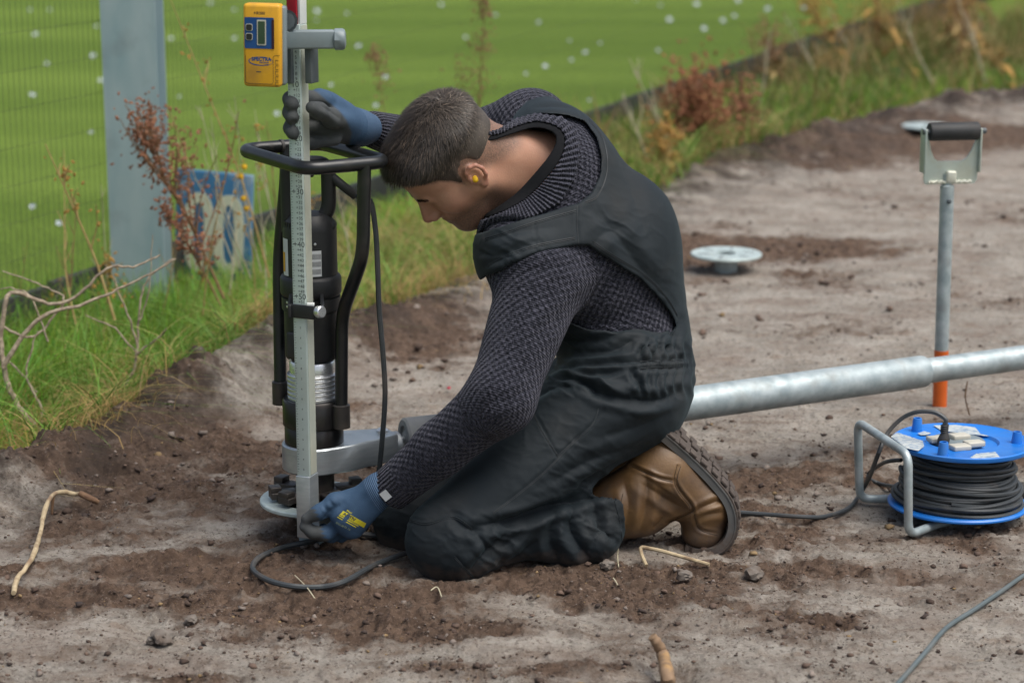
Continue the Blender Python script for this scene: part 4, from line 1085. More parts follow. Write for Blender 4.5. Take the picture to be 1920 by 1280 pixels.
e_ = [pts[-1], on_soil(168,933,.018), on_soil(184,941,.012)]
MB().tube(spline(e_, 4), [.0062,.0066,.0066,.0066,.0064,.0062,.006,.0055,.005], 9).build('brown_end', M_BARK, stick)
MB().tube([pts[7], pts[7]+Vector((-.004,-.002,-.03)), pts[7]+Vector((-.006,0,-.055))], [.004,.003,.002], 7).build('side_root', M_BARK, stick)
sg_ = on_soil(1252, 1285, -.03)
tops = [sg_, on_soil(1252,1270,.02), P(1243,1228,sg_.y), P(1232,1205,sg_.y), P(1222,1192,sg_.y)]
stub = thing('root_stub', 'short broken brown root stub sticking out of a hole in the near soil', 'root', sg_)
MB().tube(spline(tops, 6), [.0135-.006*i/24 + .0008*math.sin(i*1.7) for i in range(25)], 12).build('stub', mat('stub_bark', (.25,.165,.10), (.17,.105,.06), .85, scale=45, bump=.002, dirt=(.42,.25,.09), dirt_amt=.7, dscale=30), stub)
ra_ = [on_soil(1330,1058,.006), on_soil(1285,1045,.016), on_soil(1240,1032,.024), on_soil(1200,1024,.026), on_soil(1203,1040,.018), on_soil(1212,1060,.006)]
o = MB().tube(fillet(ra_, .01, 4), .0038, 8).build('forked_root', M_ROOT, None); tag(o, 'pale forked root lying on the soil behind the man\'s knee', 'root')
o = MB().tube(spline([on_soil(1160,1062,.0), P(1158,1040,3.9), P(1161,1010,3.9)], 5), .0013, 6).build('thin_straw', M_PALE, None); tag(o, 'thin upright straw stem standing beside the trouser hem', 'straw')
for (a_, b_, c_, lb) in (((553,1078),(575,1100),(592,1124),'thin straw lying over the looped black cable'), ((808,1106),(820,1100),(828,1118),'curved straw stub under the man\'s knee'), ((1150,1083),(1155,1090),(1158,1096),'tiny pale straw on the soil in front of the shin'), ((1700,745),(1810,740),(1818,778),'thin dark wire twig standing behind the pipe by the orange tip'),((725,985),(745,1000),(760,1012),'straw caught beside the man\'s far knee')):
    if 'wire' in lb: q = [on_soil(1818,778,0), P(1810,745,4.9), P(1814,715,4.9)]
    else: q = [on_soil(*a_, .004), on_soil(*b_, .012), on_soil(*c_, .003)]
    o = MB().tube(spline(q, 5), .0012 if 'wire' not in lb else .0018, 5).build('thin_straw' if 'wire' not in lb else 'dark_twig', M_PALE if 'wire' not in lb else M_BARK, None); tag(o, lb, 'straw' if 'wire' not in lb else 'twig')
def lump(c, s, seed, sub=2, flat=.7):
    rg = random.Random(seed); bm = bmesh.new(); bmesh.ops.create_icosphere(bm, subdivisions=sub, radius=1)
    off = Vector((rg.uniform(0,9), rg.uniform(0,9), rg.uniform(0,9)))
    from mathutils import noise as mn
    for v in bm.verts:
        n_ = v.co.copy(); k = 1 + .45*mn.noise(n_*1.4+off) + .25*mn.noise(n_*3.3+off)
        v.co = Vector((n_.x*k*s, n_.y*k*s*rg.uniform(.95,1.05), n_.z*k*s*flat))
    bm.verts.index_update(); r = ([c+v.co for v in bm.verts], [[v.index for v in f.verts] for f in bm.faces]); bm.free(); return r
M_STONE = mat('pale_stone', (.50, .53, .56), (.40, .42, .44), .8, scale=40)
M_CLOD = mat('grey_clod', (.17, .15, .13), (.11, .085, .068), .95, scale=60, bump=.003, bscale=120)
for i, (px, py, s, m, lb) in enumerate([(8,898,.009,M_STONE,'white speckled stone at the edge of the soil bank'),(107,826,.0055,M_STONE,'small white stone on the bank among the straw'),(305,1192,.020,M_CLOD,'crumbly grey soil lump beside a hollow in the near soil'),(285,1200,.010,M_CLOD,'smaller soil lump against the crumbly grey one'),
        (1138,1058,.014,M_CLOD,'grey soil lump by the trouser hem'),(1282,1078,.016,M_CLOD,'dark soil lump below the forked root'),(1412,1075,.017,M_CLOD,'dark soil lump behind the boot toe'),(850,1010,.0,None,''),(358,1160,.011,M_CLOD,'small upright clod near the crumbly lump'),(842,726,.004,None,'')]):
    if m is None: continue
    g = on_soil(px, py, s*.35); o = MB().add(*lump(g, s, i+3, 3)).build('stone' if m is M_STONE else 'soil_lump', m, None); tag(o, lb, 'stone' if m is M_STONE else 'soil lump')
g = on_soil(842,727,.003); o = MB().add(*lump(g, .0055, 77, 2)).build('red_scrap', mat('red_scrap', (.42,.02,.05), None, .6), None); tag(o, 'tiny red scrap on the grey soil behind the machine', 'scrap')
# loose crumbs of earth
RG = np.random.default_rng(12)
n = 160000; y = 3.2*(9/3.2)**RG.uniform(0, 1, n)**1.4; x = RG.uniform(-.3, .3, n)*y
keep = (RG.uniform(0, 1, n) < (.07 + .45*brown_mask(x, y))) & (edge_dist(x, y) < -.03)
keep &= fbm(x*7, y*9, 3, 91) + .35*RG.uniform(0, 1, n) > .60
x, y = x[keep][:16000], y[keep][:16000]; z = soil_height(x, y)
ico = bmesh.new(); bmesh.ops.create_icosphere(ico, subdivisions=1, radius=1); iv = np.array([v.co[:] for v in ico.verts]); ifc = np.array([[v.index for v in f.verts] for f in ico.faces]); ico.free()
n = len(x); s = np.minimum(.0010*RG.pareto(2.2, n)+.0011, .0080)*np.clip(y/4, .9, 1.6)
V = iv[None]*(1+.62*RG.uniform(-1, 1, (n, len(iv), 1)))*s[:, None, None]*np.array([1, 1, .62])
V = V + np.stack([x, y, z+s*.35], 1)[:, None]
F = (ifc[None] + (np.arange(n)*len(iv))[:, None, None]).reshape(-1, 3)
me = new_mesh('soil_crumbs', V.reshape(-1, 3), F, False)
pal = np.array([(.066,.043,.032),(.12,.08,.06),(.20,.165,.14),(.22,.15,.075),(.048,.033,.027)])
C = pal[RG.choice(5, n, p=[.36,.30,.18,.04,.12])]*RG.uniform(.8, 1.2, (n, 1)); C = np.repeat(np.concatenate([C, np.ones((n, 1))], 1), len(iv), 0)
attr(me, 'tint', C, 'FLOAT_COLOR')
mm = bpy.data.materials.new('earth_crumb'); mm.use_nodes = True; at = mm.node_tree.nodes.new('ShaderNodeAttribute'); at.attribute_name = 'tint'
mm.node_tree.links.new(at.outputs['Color'], mm.node_tree.nodes['Principled BSDF'].inputs['Base Color']); mm.node_tree.nodes['Principled BSDF'].inputs['Roughness'].default_value = .95
o = link('soil_crumbs', me, mm); tag(o, 'loose crumbs and small clods of brown earth over the soil', 'soil crumbs', kind='stuff')
# ------------------------------------------------------------------ implicit modelling for the figure
def V3(p): return np.array([p[0], p[1], p[2]], dtype=np.float64)
def cone(a, b, ra, rb, flat=None):
    """tapered capsule; flat = (direction, factor) stretches it along a direction"""
    a, b = V3(a), V3(b); ba = b-a; l2 = float(ba@ba)+1e-12
    if flat is not None: fd = V3(flat[0]); fd = fd/np.linalg.norm(fd); fs = flat[1]
    def f(p):
        q = p-a
        t = np.clip(q@ba/l2, 0, 1)
        d = q-t[:, None]*ba
        if flat is not None:
            c = d@fd; d = d + np.outer(c*(1/fs-1), fd)
        return np.sqrt((d*d).sum(1)) - (ra+(rb-ra)*t)
    return f
def ell(c, r, R=None):
    c, r = V3(c), np.array(r, dtype=np.float64); M = np.eye(3) if R is None else np.asarray(R)
    def f(p):
        q = (p-c)@M              # columns of M are the local axes
        k0 = np.sqrt(((q/r)**2).sum(1)); k1 = np.sqrt(((q/(r*r))**2).sum(1))+1e-9
        return k0*(k0-1)/k1
    return f
def smin(a, b, k):
    if k <= 0: return np.minimum(a, b)
    h = np.clip(.5+.5*(b-a)/k, 0, 1)
    return b+(a-b)*h - k*h*(1-h)
def smax(a, b, k): return -smin(-a, -b, k)
def union(items):
    """items: (function, blend radius)"""
    def f(p):
        d = None
        for g, k in items:
            e = g(p); d = e if d is None else smin(d, e, k)
        return d
    return f
def project(p):
    q = p-np.array([0, 0, CAM_H]); dep = q[:,1]*CP - q[:,2]*SP; v = q[:,1]*SP + q[:,2]*CP
    return 960+FPX*q[:,0]/dep, 640-FPX*v/dep, dep
def poly_sd(px, py, poly):
    """signed distance in pixels, negative inside"""
    P_ = np.array(poly, dtype=np.float64); d = np.full(px.shape, 1e18); s = np.ones(px.shape)
    n = len(P_)
    for i in range(n):
        a, b = P_[i], P_[i-1]; e = b-a; wx, wy = px-a[0], py-a[1]
        t = np.clip((wx*e[0]+wy*e[1])/(e@e), 0, 1); bx, by = wx-e[0]*t, wy-e[1]*t
        d = np.minimum(d, bx*bx+by*by)
        c1, c2, c3 = py >= a[1], py < b[1], e[0]*wy > e[1]*wx
        s = np.where((c1 & c2 & c3) | (~c1 & ~c2 & ~c3), -s, s)
    return s*np.sqrt(d)
def prism_sd(poly):
    def f(p):
        px, py, dep = project(p); return poly_sd(px, py, poly)*dep/FPX
    return f
def mesh_sdf(f, lo, hi, h):
    lo = np.array(lo, dtype=np.float64); hi = np.array(hi, dtype=np.float64)
    B = 4; nb = np.ceil((hi-lo)/(h*B)).astype(int)+1; n = nb*B+1
    # coarse pass
    ax_ = [lo[i]+np.arange(nb[i]+1)*h*B for i in range(3)]
    g = np.stack(np.meshgrid(*ax_, indexing='ij'), -1).reshape(-1, 3)
    cv = f(g).reshape(nb+1)
    val = np.empty(n, dtype=np.float32)
    # fill by nearest coarse value
    ii = [np.minimum((np.arange(n[i])+B//2)//B, nb[i]) for i in range(3)]
    val[:] = cv[np.ix_(*ii)]
    m = np.abs(cv) < h*B*2.2
    act = np.zeros(nb, bool)
    for a in (0, 1):
        for b in (0, 1):
            for c in (0, 1): act |= m[a:a+nb[0], b:b+nb[1], c:c+nb[2]]
    cells = np.argwhere(act)
    off = np.stack(np.meshgrid(*[np.arange(B+1)]*3, indexing='ij'), -1).reshape(-1, 3)
    for s in range(0, len(cells), 3000):
        idx = (cells[s:s+3000, None]*B + off[None]).reshape(-1, 3)
        lin = np.unique(idx[:,0]*(n[1]*n[2])+idx[:,1]*n[2]+idx[:,2])
        ix = np.stack([lin//(n[1]*n[2]), (lin//n[2]) % n[1], lin % n[2]], 1)
        val.reshape(-1)[lin] = f(lo+ix*h)
    # surface nets
    ins = val < 0
    cnt = np.zeros(n-1, np.int8)
    for a in (0, 1):
        for b in (0, 1):
            for c in (0, 1): cnt += ins[a:n[0]-1+a, b:n[1]-1+b, c:n[2]-1+c]
    cell = np.argwhere((cnt > 0) & (cnt < 8))
    vid = np.full(n-1, -1, np.int64); vid[tuple(cell.T)] = np.arange(len(cell))
    acc = np.zeros((len(cell), 3)); num = np.zeros(len(cell))
    C8 = [(a, b, c) for a in (0, 1) for b in (0, 1) for c in (0, 1)]
    cvs = {q: val[cell[:,0]+q[0], cell[:,1]+q[1], cell[:,2]+q[2]].astype(np.float64) for q in C8}
    for q in C8:
        for ax in range(3):
            if q[ax] == 0:
                r = list(q); r[ax] = 1; r = tuple(r)
                v0, v1 = cvs[q], cvs[r]; x_ = (v0 < 0) != (v1 < 0)
                t = np.where(x_, v0/np.where(x_, v0-v1, 1), 0)
                pt = np.array(q, float)[None].repeat(len(cell), 0); pt[:, ax] += t
                acc += pt*x_[:, None]; num += x_
    verts = lo+(cell+acc/num[:, None])*h
    quads = []
    for ax in range(3):
        sl0 = [slice(None)]*3; sl1 = [slice(None)]*3; sl0[ax] = slice(0, -1); sl1[ax] = slice(1, None)
        e = ins[tuple(sl0)] != ins[tuple(sl1)]
        o1, o2 = (ax+1) % 3, (ax+2) % 3
        ed = np.argwhere(e); ok = (ed[:, o1] > 0) & (ed[:, o2] > 0) & (ed[:, o1] < n[o1]-1) & (ed[:, o2] < n[o2]-1)
        ed = ed[ok]; flip = ins[tuple(ed.T)]
        d1 = np.zeros(3, int); d1[o1] = 1; d2 = np.zeros(3, int); d2[o2] = 1
        q = np.stack([vid[tuple((ed-d1-d2).T)], vid[tuple((ed-d2).T)], vid[tuple(ed.T)], vid[tuple((ed-d1).T)]], 1)
        q[~flip] = q[~flip][:, ::-1]; quads.append(q)
    quads = np.concatenate(quads); quads = quads[(quads >= 0).all(1)]
    return verts, quads
def vnormals(v, q):
    a = np.cross(v[q[:,2]]-v[q[:,0]], v[q[:,3]]-v[q[:,1]])
    n = np.zeros_like(v)
    for k in range(4): np.add.at(n, q[:, k], a)
    return n/(np.linalg.norm(n, axis=1, keepdims=True)+1e-12)
def relax(v, q, it=1, w=.5):
    for _ in range(it):
        s = np.zeros_like(v); c = np.zeros(len(v))
        for k in range(4):
            a, b = q[:, k], q[:, (k+1) % 4]
            np.add.at(s, a, v[b]); np.add.at(s, b, v[a]); np.add.at(c, a, 1); np.add.at(c, b, 1)
        v = v*(1-w)+w*s/np.maximum(c, 1)[:, None]
    return v
def seg_dist2d(px, py, line):
    L_ = np.array(line, float); best = np.full(px.shape, 1e9); tt = np.zeros(px.shape); tot = len(L_)-1
    for i in range(tot):
        a, b = L_[i], L_[i+1]; e = b-a
        t = np.clip(((px-a[0])*e[0]+(py-a[1])*e[1])/(e@e), 0, 1); d = np.hypot(px-a[0]-t*e[0], py-a[1]-t*e[1])
        m = d < best; best = np.where(m, d, best); tt = np.where(m, (i+t)/tot, tt)
    return best, tt
def folds(v, nrm, lines):
    """presses creases and raises ridges into the cloth that faces the viewer side; lines: (pixel polyline, depth m, width px)"""
    px, py, dep = project(v); disp = np.zeros(len(v))
    view = v-np.array([0, 0, CAM_H]); view /= np.linalg.norm(view, axis=1, keepdims=True)
    front = sstep(.0, .35, -(nrm*view).sum(1))
    for line, depth, w in lines:
        la = np.array(line); bx = (px > la[:,0].min()-5*w) & (px < la[:,0].max()+5*w) & (py > la[:,1].min()-5*w) & (py < la[:,1].max()+5*w) & (front > 0)
        if not bx.any(): continue
        d, t = seg_dist2d(px[bx], py[bx], smooth2d(line))
        taper = np.sin(np.pi*np.clip(t, .04, .96))**.6
        if depth >= 0: prof = -np.exp(-np.sqrt((d/w)**2+.04)*1.25) + .40*np.exp(-((d-2.0*w)/(1.0*w))**2)
        else: prof = -np.exp(-(d/w)**2)
        disp[bx] += depth*prof*taper*front[bx]
    return v+nrm*disp[:, None]
def smooth2d(line, n=5):
    return [(p.x, p.y) for p in spline([(a, b, 0) for a, b in line], n)] if len(line) > 2 else line
def arr(p): return np.array([p.x, p.y, p.z])

# ------------------------------------------------------------------ skeleton of the kneeling man
J = dict(
    pel=P(1180, 690, 4.12), wai=P(1160, 600, 4.12), che=P(1085, 440, 4.10), upc=P(1045, 335, 4.11), c7=P(1035, 268, 4.13),
    ls=P(1015, 530, 3.945), le=P(938, 748, 3.80), lw=P(735, 915, 3.875),
    rs=P(995, 245, 4.25), re=P(845, 285, 4.40), rw=P(700, 243, 4.12),
    lh=P(1160, 738, 4.0), lk=P(842, 1005, 3.845), la=P(1225, 905, 3.985),
    rh=P(1165, 705, 4.24), rk=P(778, 968, 4.02), ra=P(1190, 880, 4.22))
j = {k: arr(v) for k, v in J.items()}
lat = j['ls']-j['rs']; lat /= np.linalg.norm(lat)
spine = j['upc']-j['wai']; spine /= np.linalg.norm(spine)
fwd = np.cross(spine, lat); fwd /= np.linalg.norm(fwd)          # chest direction
if fwd[0] > 0: fwd = -fwd

person = thing('person', 'kneeling man in dark knitted sweater, black work overalls, blue gloves and brown boots', 'person', (j['lk'][0]+.2, 3.95, 0))

# ---- torso shape shared by sweater and vest
torso = union([
    (cone(j['pel'], j['wai'], .118, .112, (lat, 1.35)), 0),
    (cone(j['wai'], j['che'], .112, .125, (lat, 1.32)), .05),
    (cone(j['che'], j['upc'], .125, .095, (lat, 1.25)), .05),
    (cone(j['upc'], j['ls']+np.array([.0,.02,.02]), .088, .070), .05),
    (cone(j['upc'], j['rs'], .088, .072), .05),
    (cone(j['c7']+np.array([.0,0,-.02]), j['upc'], .062, .085, (lat, 1.2)), .05),
    (ell(P(1185, 470, 4.12), (.085, .12, .13)), .05),
    (ell(P(968, 470, 4.0), (.070, .10, .085)), .05),
])
# ---- head frame
F_ = np.array([-0.62130895, -0.12854204, -0.77295027]); L_ = np.array([0.42133935, -0.88650762, -0.19125216]); U_ = np.array([-0.66064236, -0.44450105, 0.60495494])
HR = np.stack([F_, L_, U_], 1)
ear = arr(P(889, 331, 3.965)); HO = ear - .074*L_
def hl(f, l, u): return HO + F_*f + L_*l + U_*u
def hell(c, r): return ell(hl(*c), r, HR)
def hcone(a, b, ra, rb): return cone(hl(*a), hl(*b), ra, rb)
skull0 = union([(hell((-.010, 0, .042), (.0965, .0735, .089)), 0), (hell((.042, 0, .052), (.056, .062, .064)), .03)])
head_items = [
    (skull0, 0),
    (hcone((.035, 0, .0), (.062, 0, -.075), .054, .030), .03),
    (hcone((.004, .050, -.030), (.066, .020, -.092), .020, .017), .03), (hcone((.004, -.050, -.030), (.066, -.020, -.092), .020, .017), .03),
    (hell((.055, .038, -.014), (.030, .026, .026)), .028), (hell((.055, -.038, -.014), (.030, .026, .026)), .028),
    (hell((.077, 0, -.090), (.018, .020, .016)), .018),
    (hell((.080, 0, -.055), (.018, .028, .024)), .015),
    (hcone((.086, .034, .026), (.089, .008, .026), .010, .011), .012), (hcone((.086, -.034, .026), (.089, -.008, .026), .010, .011), .012),
    (hcone((.092, 0, .022), (.116, 0, -.021), .0085, .0112), .010),
    (hcone((.084, 0, .012), (.097, 0, -.026), .013, .0155), .010),
    (hell((.106, .0125, -.026), (.010, .0075, .0075)), .006), (hell((.106, -.0125, -.026), (.010, .0075, .0075)), .006),
    (hell((.093, 0, -.050), (.009, .021, .005)), .005), (hell((.090, 0, -.061), (.010, .019, .006)), .005),
    (hell((.076, .033, .008), (.012, .014, .011)), .004), (hell((.076, -.033, .008), (.012, .014, .011)), .004),
]
skull = union(list(head_items))
nb_ = j['c7']*.5+j['upc']*.5+np.array([-.025, 0, -.022])
head_items += [(cone(hl(-.030, 0, -.012), nb_, .056, .060), .030), (cone(nb_, j['upc'], .066, .075), .03), (cone(hl(-.050, 0, -.005), j['c7']+np.array([.0, -.01, -.025]), .036, .040), .035),
               (cone(hl(.0, .052, -.03), nb_+np.array([-.03,-.04,-.02]), .016, .022), .03), (cone(hl(.03, 0, -.055), nb_+np.array([-.035, -.01, -.045]), .034, .050), .035)]
def ear_items(s):
    out = [(hell((-.004, s*.0755, .002), (.015, .0065, .026)), .006)]
    rim = [(.86*a_-.001, b_, .86*c_) for a_, b_, c_ in [(.010, .078, -.004), (.012, .081, .012), (.006, .084, .027), (-.008, .087, .033), (-.020, .089, .026), (-.024, .090, .010), (-.020, .088, -.008), (-.010, .083, -.022), (.0, .078, -.030)]]
    for a, b in zip(rim[:-1], rim[1:]): out.append((hcone((a[0], s*a[1], a[2]), (b[0], s*b[1], b[2]), .0042, .0042), .003))
    out.append((hell((-.003, s*.081, -.023), (.008, .006, .008)), .004))
    out.append((hell((.010, s*.080, -.002), (.004, .005, .007)), .003))
    return out
head_u = union(head_items + ear_items(1) + ear_items(-1))
def head_sdf(p):
    d = head_u(p)
    d = smax(d, -hell((-.004, .0875, .004), (.0098, .0085, .0165))(p), .003)
    d = smax(d, -hell((-.004, -.0875, .004), (.0098, .0085, .0165))(p), .003)
    for s in (1, -1):
        d = smax(d, -hell((.101, s*.033, .010), (.013, .016, .010))(p), .010)
        d = smax(d, -hcone((.112, s*.0055, -.036), (.104, s*.0055, -.028), .0028, .0028)(p), .002)
    d = smax(d, -hcone((.1035, .018, -.0555), (.1035, -.018, -.0555), .0030, .0030)(p), .003)
    return d
hc_ = np.array([hl(a, b_, c) for a in (-.125, .135) for b_ in (-.105, .105) for c in (-.125, .15)] + [j['upc']+.085, j['upc']-.085]); lo = hc_.min(0); hi = hc_.max(0)
v, q = mesh_sdf(head_sdf, lo, hi, .0024)
v = relax(v, q, 1, .4)
loc = (v-HO)@HR
# colouring: stubble, redness of nose/ears/cheeks, shaved nape
stub = sstep(-.035, -.055, loc[:,2])*sstep(-.03, .01, loc[:,0])*sstep(-.135, -.11, loc[:,2])
red = np.maximum.reduce([np.exp(-((loc[:,0]-.115)/.016)**2-(loc[:,1]/.014)**2-((loc[:,2]+.02)/.016)**2), .7*sstep(.078, .09, np.abs(loc[:,1]))*(np.abs(loc[:,2]) < .05), .5*np.exp(-((loc[:,0]-.075)/.03)**2-((np.abs(loc[:,1])-.045)/.02)**2-((loc[:,2]+.02)/.02)**2), .6*np.exp(-((loc[:,2]+.055)/.008)**2-((loc[:,0]-.10)/.012)**2-(loc[:,1]/.02)**2)])
hx = np.array([-.13, -.098, -.075, -.045, -.028, -.020, -.006, .012, .022, .034, .048, .062, .078, .095, .13]); hu = np.array([-.045, -.040, -.030, -.012, .004, .030, .040, .030, .002, .030, .052, .060, .072, .084, .09])
hl0 = loc[:,2]-np.interp(loc[:,0], hx, hu)
shave = sstep(-.032, .0, hl0)*sstep(.03, -.01, loc[:,0])*(np.abs(loc[:,1]) < .078)
shave = np.maximum(shave, .8*sstep(-.008, .0, hl0)*(loc[:,2] > -.02))
stub = np.maximum(stub*.9, shave)
me = new_mesh('body', v, q); attr(me, 'stubble', stub); attr(me, 'red', red)
def skin_material():
    m = bpy.data.materials.new('skin'); m.use_nodes = True; N, L = m.node_tree.nodes, m.node_tree.links; b = N['Principled BSDF']
    b.inputs['Roughness'].default_value = .48; b.inputs['Specular IOR Level'].default_value = .4
    b.inputs['Subsurface Weight'].default_value = .12; b.inputs['Subsurface Radius'].default_value = (.008, .003, .0015); b.inputs['Subsurface Scale'].default_value = .6
    tc = N.new('ShaderNodeTexCoord')
    def nz(s, d=4):
        n = N.new('ShaderNodeTexNoise'); n.inputs['Scale'].default_value = s; n.inputs['Detail'].default_value = d; L.new(tc.outputs['Object'], n.inputs['Vector']); return n.outputs['Fac']
    def mix(f, a, c):
        x = N.new('ShaderNodeMix'); x.data_type = 'RGBA'; L.new(f, x.inputs['Factor'])
        for k, w in (('A', a), ('B', c)):
            if isinstance(w, tuple): x.inputs[k].default_value = (*w, 1)
            else: L.new(w, x.inputs[k])
        return x.outputs['Result']
    def mul(a, c):
        x = N.new('ShaderNodeMath'); x.operation = 'MULTIPLY'; L.new(a, x.inputs[0])
        if isinstance(c, float): x.inputs[1].default_value = c
        else: L.new(c, x.inputs[1])
        return x.outputs[0]
    r = N.new('ShaderNodeAttribute'); r.attribute_name = 'red'; s = N.new('ShaderNodeAttribute'); s.attribute_name = 'stubble'
    c = mix(nz(26), (.52, .305, .205), (.36, .180, .118))
    c = mix(mul(nz(150, 4), .45), c, (.33, .15, .10))
    c = mix(mul(r.outputs['Fac'], .55), c, (.46, .17, .13))
    c = mix(mul(s.outputs['Fac'], mul(nz(420, 2), 1.25)), c, (.085, .062, .050))
    L.new(c, b.inputs['Base Color'])
    bp = N.new('ShaderNodeBump'); bp.inputs['Strength'].default_value = .35; bp.inputs['Distance'].default_value = .0012; L.new(nz(330, 4), bp.inputs['Height']); L.new(bp.outputs[0], b.inputs['Normal'])
    return m
body = link('body', me, skin_material(), person)

# earplug
M_PLUGY = mat('yellow_foam', (.80, .50, .01), (.74, .44, .01), .6)
e0 = Vector(hl(.002, .078, .0)); dpl = Vector(L_*.9+F_*.15)
MB().lathe(e0, [(.0055,-.006),(.0058,.004),(.005,.0095),(.0025,.0115),(.0003,.012)], 18, dpl).build('earplug', M_PLUGY, person)

# ---- hair: close shell plus short strands
hx = np.array([-.13, -.098, -.075, -.045, -.028, -.020, -.006, .012, .022, .034, .048, .062, .078, .095, .13]); hu = np.array([-.045, -.040, -.030, -.012, .004, .030, .040, .030, .002, .030, .052, .060, .072, .084, .09])
def hairline(loc):
    return loc[:,2]-np.interp(loc[:,0], hx, hu) - .007*(fbm(loc[:,0]*130+3, loc[:,1]*130+loc[:,2]*60, 3, 14)-.5)
def hair_thick(loc):
    top = sstep(.045, .105, loc[:,2] - .10*np.minimum(loc[:,0], 0)*0)
    frn = sstep(.02, .08, loc[:,0])*sstep(.06, .09, loc[:,2])
    return .0022 + .0135*top + .004*frn
def hair_sdf(p):
    loc = (p-HO)@HR
    d = skull(p) - hair_thick(loc)*sstep(-.004, .022, hairline(loc))
    return smax(d, -(hairline(loc)-.001)*.7, .004)
v, q = mesh_sdf(hair_sdf, lo, hi, .0028)
M_HAIR = bpy.data.materials.new('dark_hair'); M_HAIR.use_nodes = True
N, L = M_HAIR.node_tree.nodes, M_HAIR.node_tree.links; b = N['Principled BSDF']; b.inputs['Roughness'].default_value = .5; b.inputs['Specular IOR Level'].default_value = .45
at = N.new('ShaderNodeAttribute'); at.attribute_name = 'tint'; L.new(at.outputs['Color'], b.inputs['Base Color'])
nrm = vnormals(v, q); loc = (v-HO)@HR
hn = fbm(loc[:,0]*60+loc[:,2]*25, loc[:,1]*60, 3, 3)
v = v + nrm*((hn-.5)*.004*sstep(.03, .09, loc[:,2]))[:, None]
def hair_col(loc, rnd):
    side = 1-sstep(.03, .085, loc[:,2])
    back = sstep(.0, -.08, loc[:,0])
    c = np.array([.030, .022, .016])*(1-.0*side[:, None]) + np.outer(np.clip(.55*side*back+.25*back, 0, 1), [.075, .064, .053])
    fade = sstep(.0, .034, hairline(loc))*.75+.25
    c = c*fade[:, None] + np.outer(1-fade, [.105, .078, .062])
    return c*rnd[:, None]
me = new_mesh('hair', v, q); attr(me, 'tint', np.concatenate([hair_col(loc, .75+.5*hn)*.8, np.ones((len(v), 1))], 1), 'FLOAT_COLOR')
hair = link('hair', me, M_HAIR, person)
ns = 26000; RH = np.random.default_rng(6)
fi = RH.integers(0, len(q), ns); w4 = RH.dirichlet((1,1,1,1), ns)
hp_ = (v[q[fi]]*w4[:, :, None]).sum(1); hnm = nrm[q[fi, 0]]; hloc = (hp_-HO)@HR
ok = hairline(hloc) > .002
hp_, hnm, hloc = hp_[ok], hnm[ok], hloc[ok]; ns = len(hp_)
# combing: from the crown whorl outwards, forward on top, down at the sides
whorl = np.array([-.062, .012, .105]); dv = hloc-whorl
comb = dv.copy(); comb[:,1] *= 1.0; comb[:,0] += .02; comb[:,2] -= .05
swirl = np.stack([-dv[:,1], dv[:,0], np.zeros(ns)], 1)*np.exp(-(np.linalg.norm(dv, axis=1)/.04)**2)[:, None]*1.5
comb = comb+swirl + RH.normal(0, .018, (ns, 3)); comb = comb@HR.T
comb -= hnm*(comb*hnm).sum(1, keepdims=True); comb /= np.linalg.norm(comb, axis=1, keepdims=True)+1e-9
topm = sstep(.04, .10, hloc[:,2]); Ls = (.0055+.0165*topm)*RH.uniform(.6, 1.25, ns)
lift_ = .30+.25*topm*RH.uniform(0, 1, ns)
wh_ = (np.linalg.norm(dv, axis=1) < .024) & (RH.uniform(0, 1, ns) < .3); Ls = np.where(wh_, Ls*1.7, Ls); lift_ = np.where(wh_, lift_+.5, lift_)
d1 = comb*(1-lift_[:, None]*.5)+hnm*lift_[:, None]; d2 = comb + hnm*(lift_*.15)[:, None]
p1 = hp_-hnm*.001; p2 = p1+d1*Ls[:, None]*.5; p3 = p2+d2*Ls[:, None]*.5
sidev = np.cross(comb, hnm)*.00042
Vh = np.stack([p1-sidev, p1+sidev, p2-sidev*.9, p2+sidev*.9, p3-sidev*.2, p3+sidev*.2], 1).reshape(-1, 3)
bs = (np.arange(ns)*6)[:, None]; Fh = np.concatenate([bs+np.array([[0,1,3,2]]), bs+np.array([[2,3,5,4]])])
rc_ = RH.uniform(.45, 1.7, ns)*np.where(RH.uniform(0, 1, ns) < .12, 2.6, 1)*(.55+.9*fbm(hloc[:,0]*55, hloc[:,1]*90+hloc[:,2]*40, 3, 9))
Ch = np.repeat(np.concatenate([hair_col(hloc, rc_), np.ones((ns, 1))], 1), 6, 0)
me = new_mesh('hair_strands', Vh, Fh); attr(me, 'tint', Ch, 'FLOAT_COLOR')
o = link('hair_strands', me, M_HAIR, hair); o['kind'] = 'stuff'
# eyebrows
vs = []; fs = []; rb_ = random.Random(3)
for s in (1, -1):
    for k in range(260):
        t = rb_.random(); c = Vector(hl(.0985-.016*t*t+rb_.gauss(0,.0006), s*(.010+.036*t), .0265+.006*math.sin(t*2.4)+rb_.gauss(0,.0018)))
        d = Vector(L_*s*.8+U_*rb_.uniform(-.1,.6)-F_*.3*t).normalized()*.006; w_ = Vector(U_).cross(d).normalized()*.0004; n = len(vs)
        ff = np.linspace(-.02, .03, 60); dd_ = head_sdf(arr(c)[None]+ff[:, None]*F_[None]); kk = int(np.argmax(dd_ > .0004)); c = c + Vector(F_)*float(ff[kk])
        vs += [c-w_, c+w_, c+d]; fs += [(n, n+1, n+2)]
mb = MB().add(vs, fs); me = new_mesh('eyebrow', mb.v, mb.f); attr(me, 'tint', np.tile([.03,.022,.018,1], (len(vs), 1)), 'FLOAT_COLOR')
o = link('eyebrow', me, M_HAIR, person); o['kind'] = 'stuff'

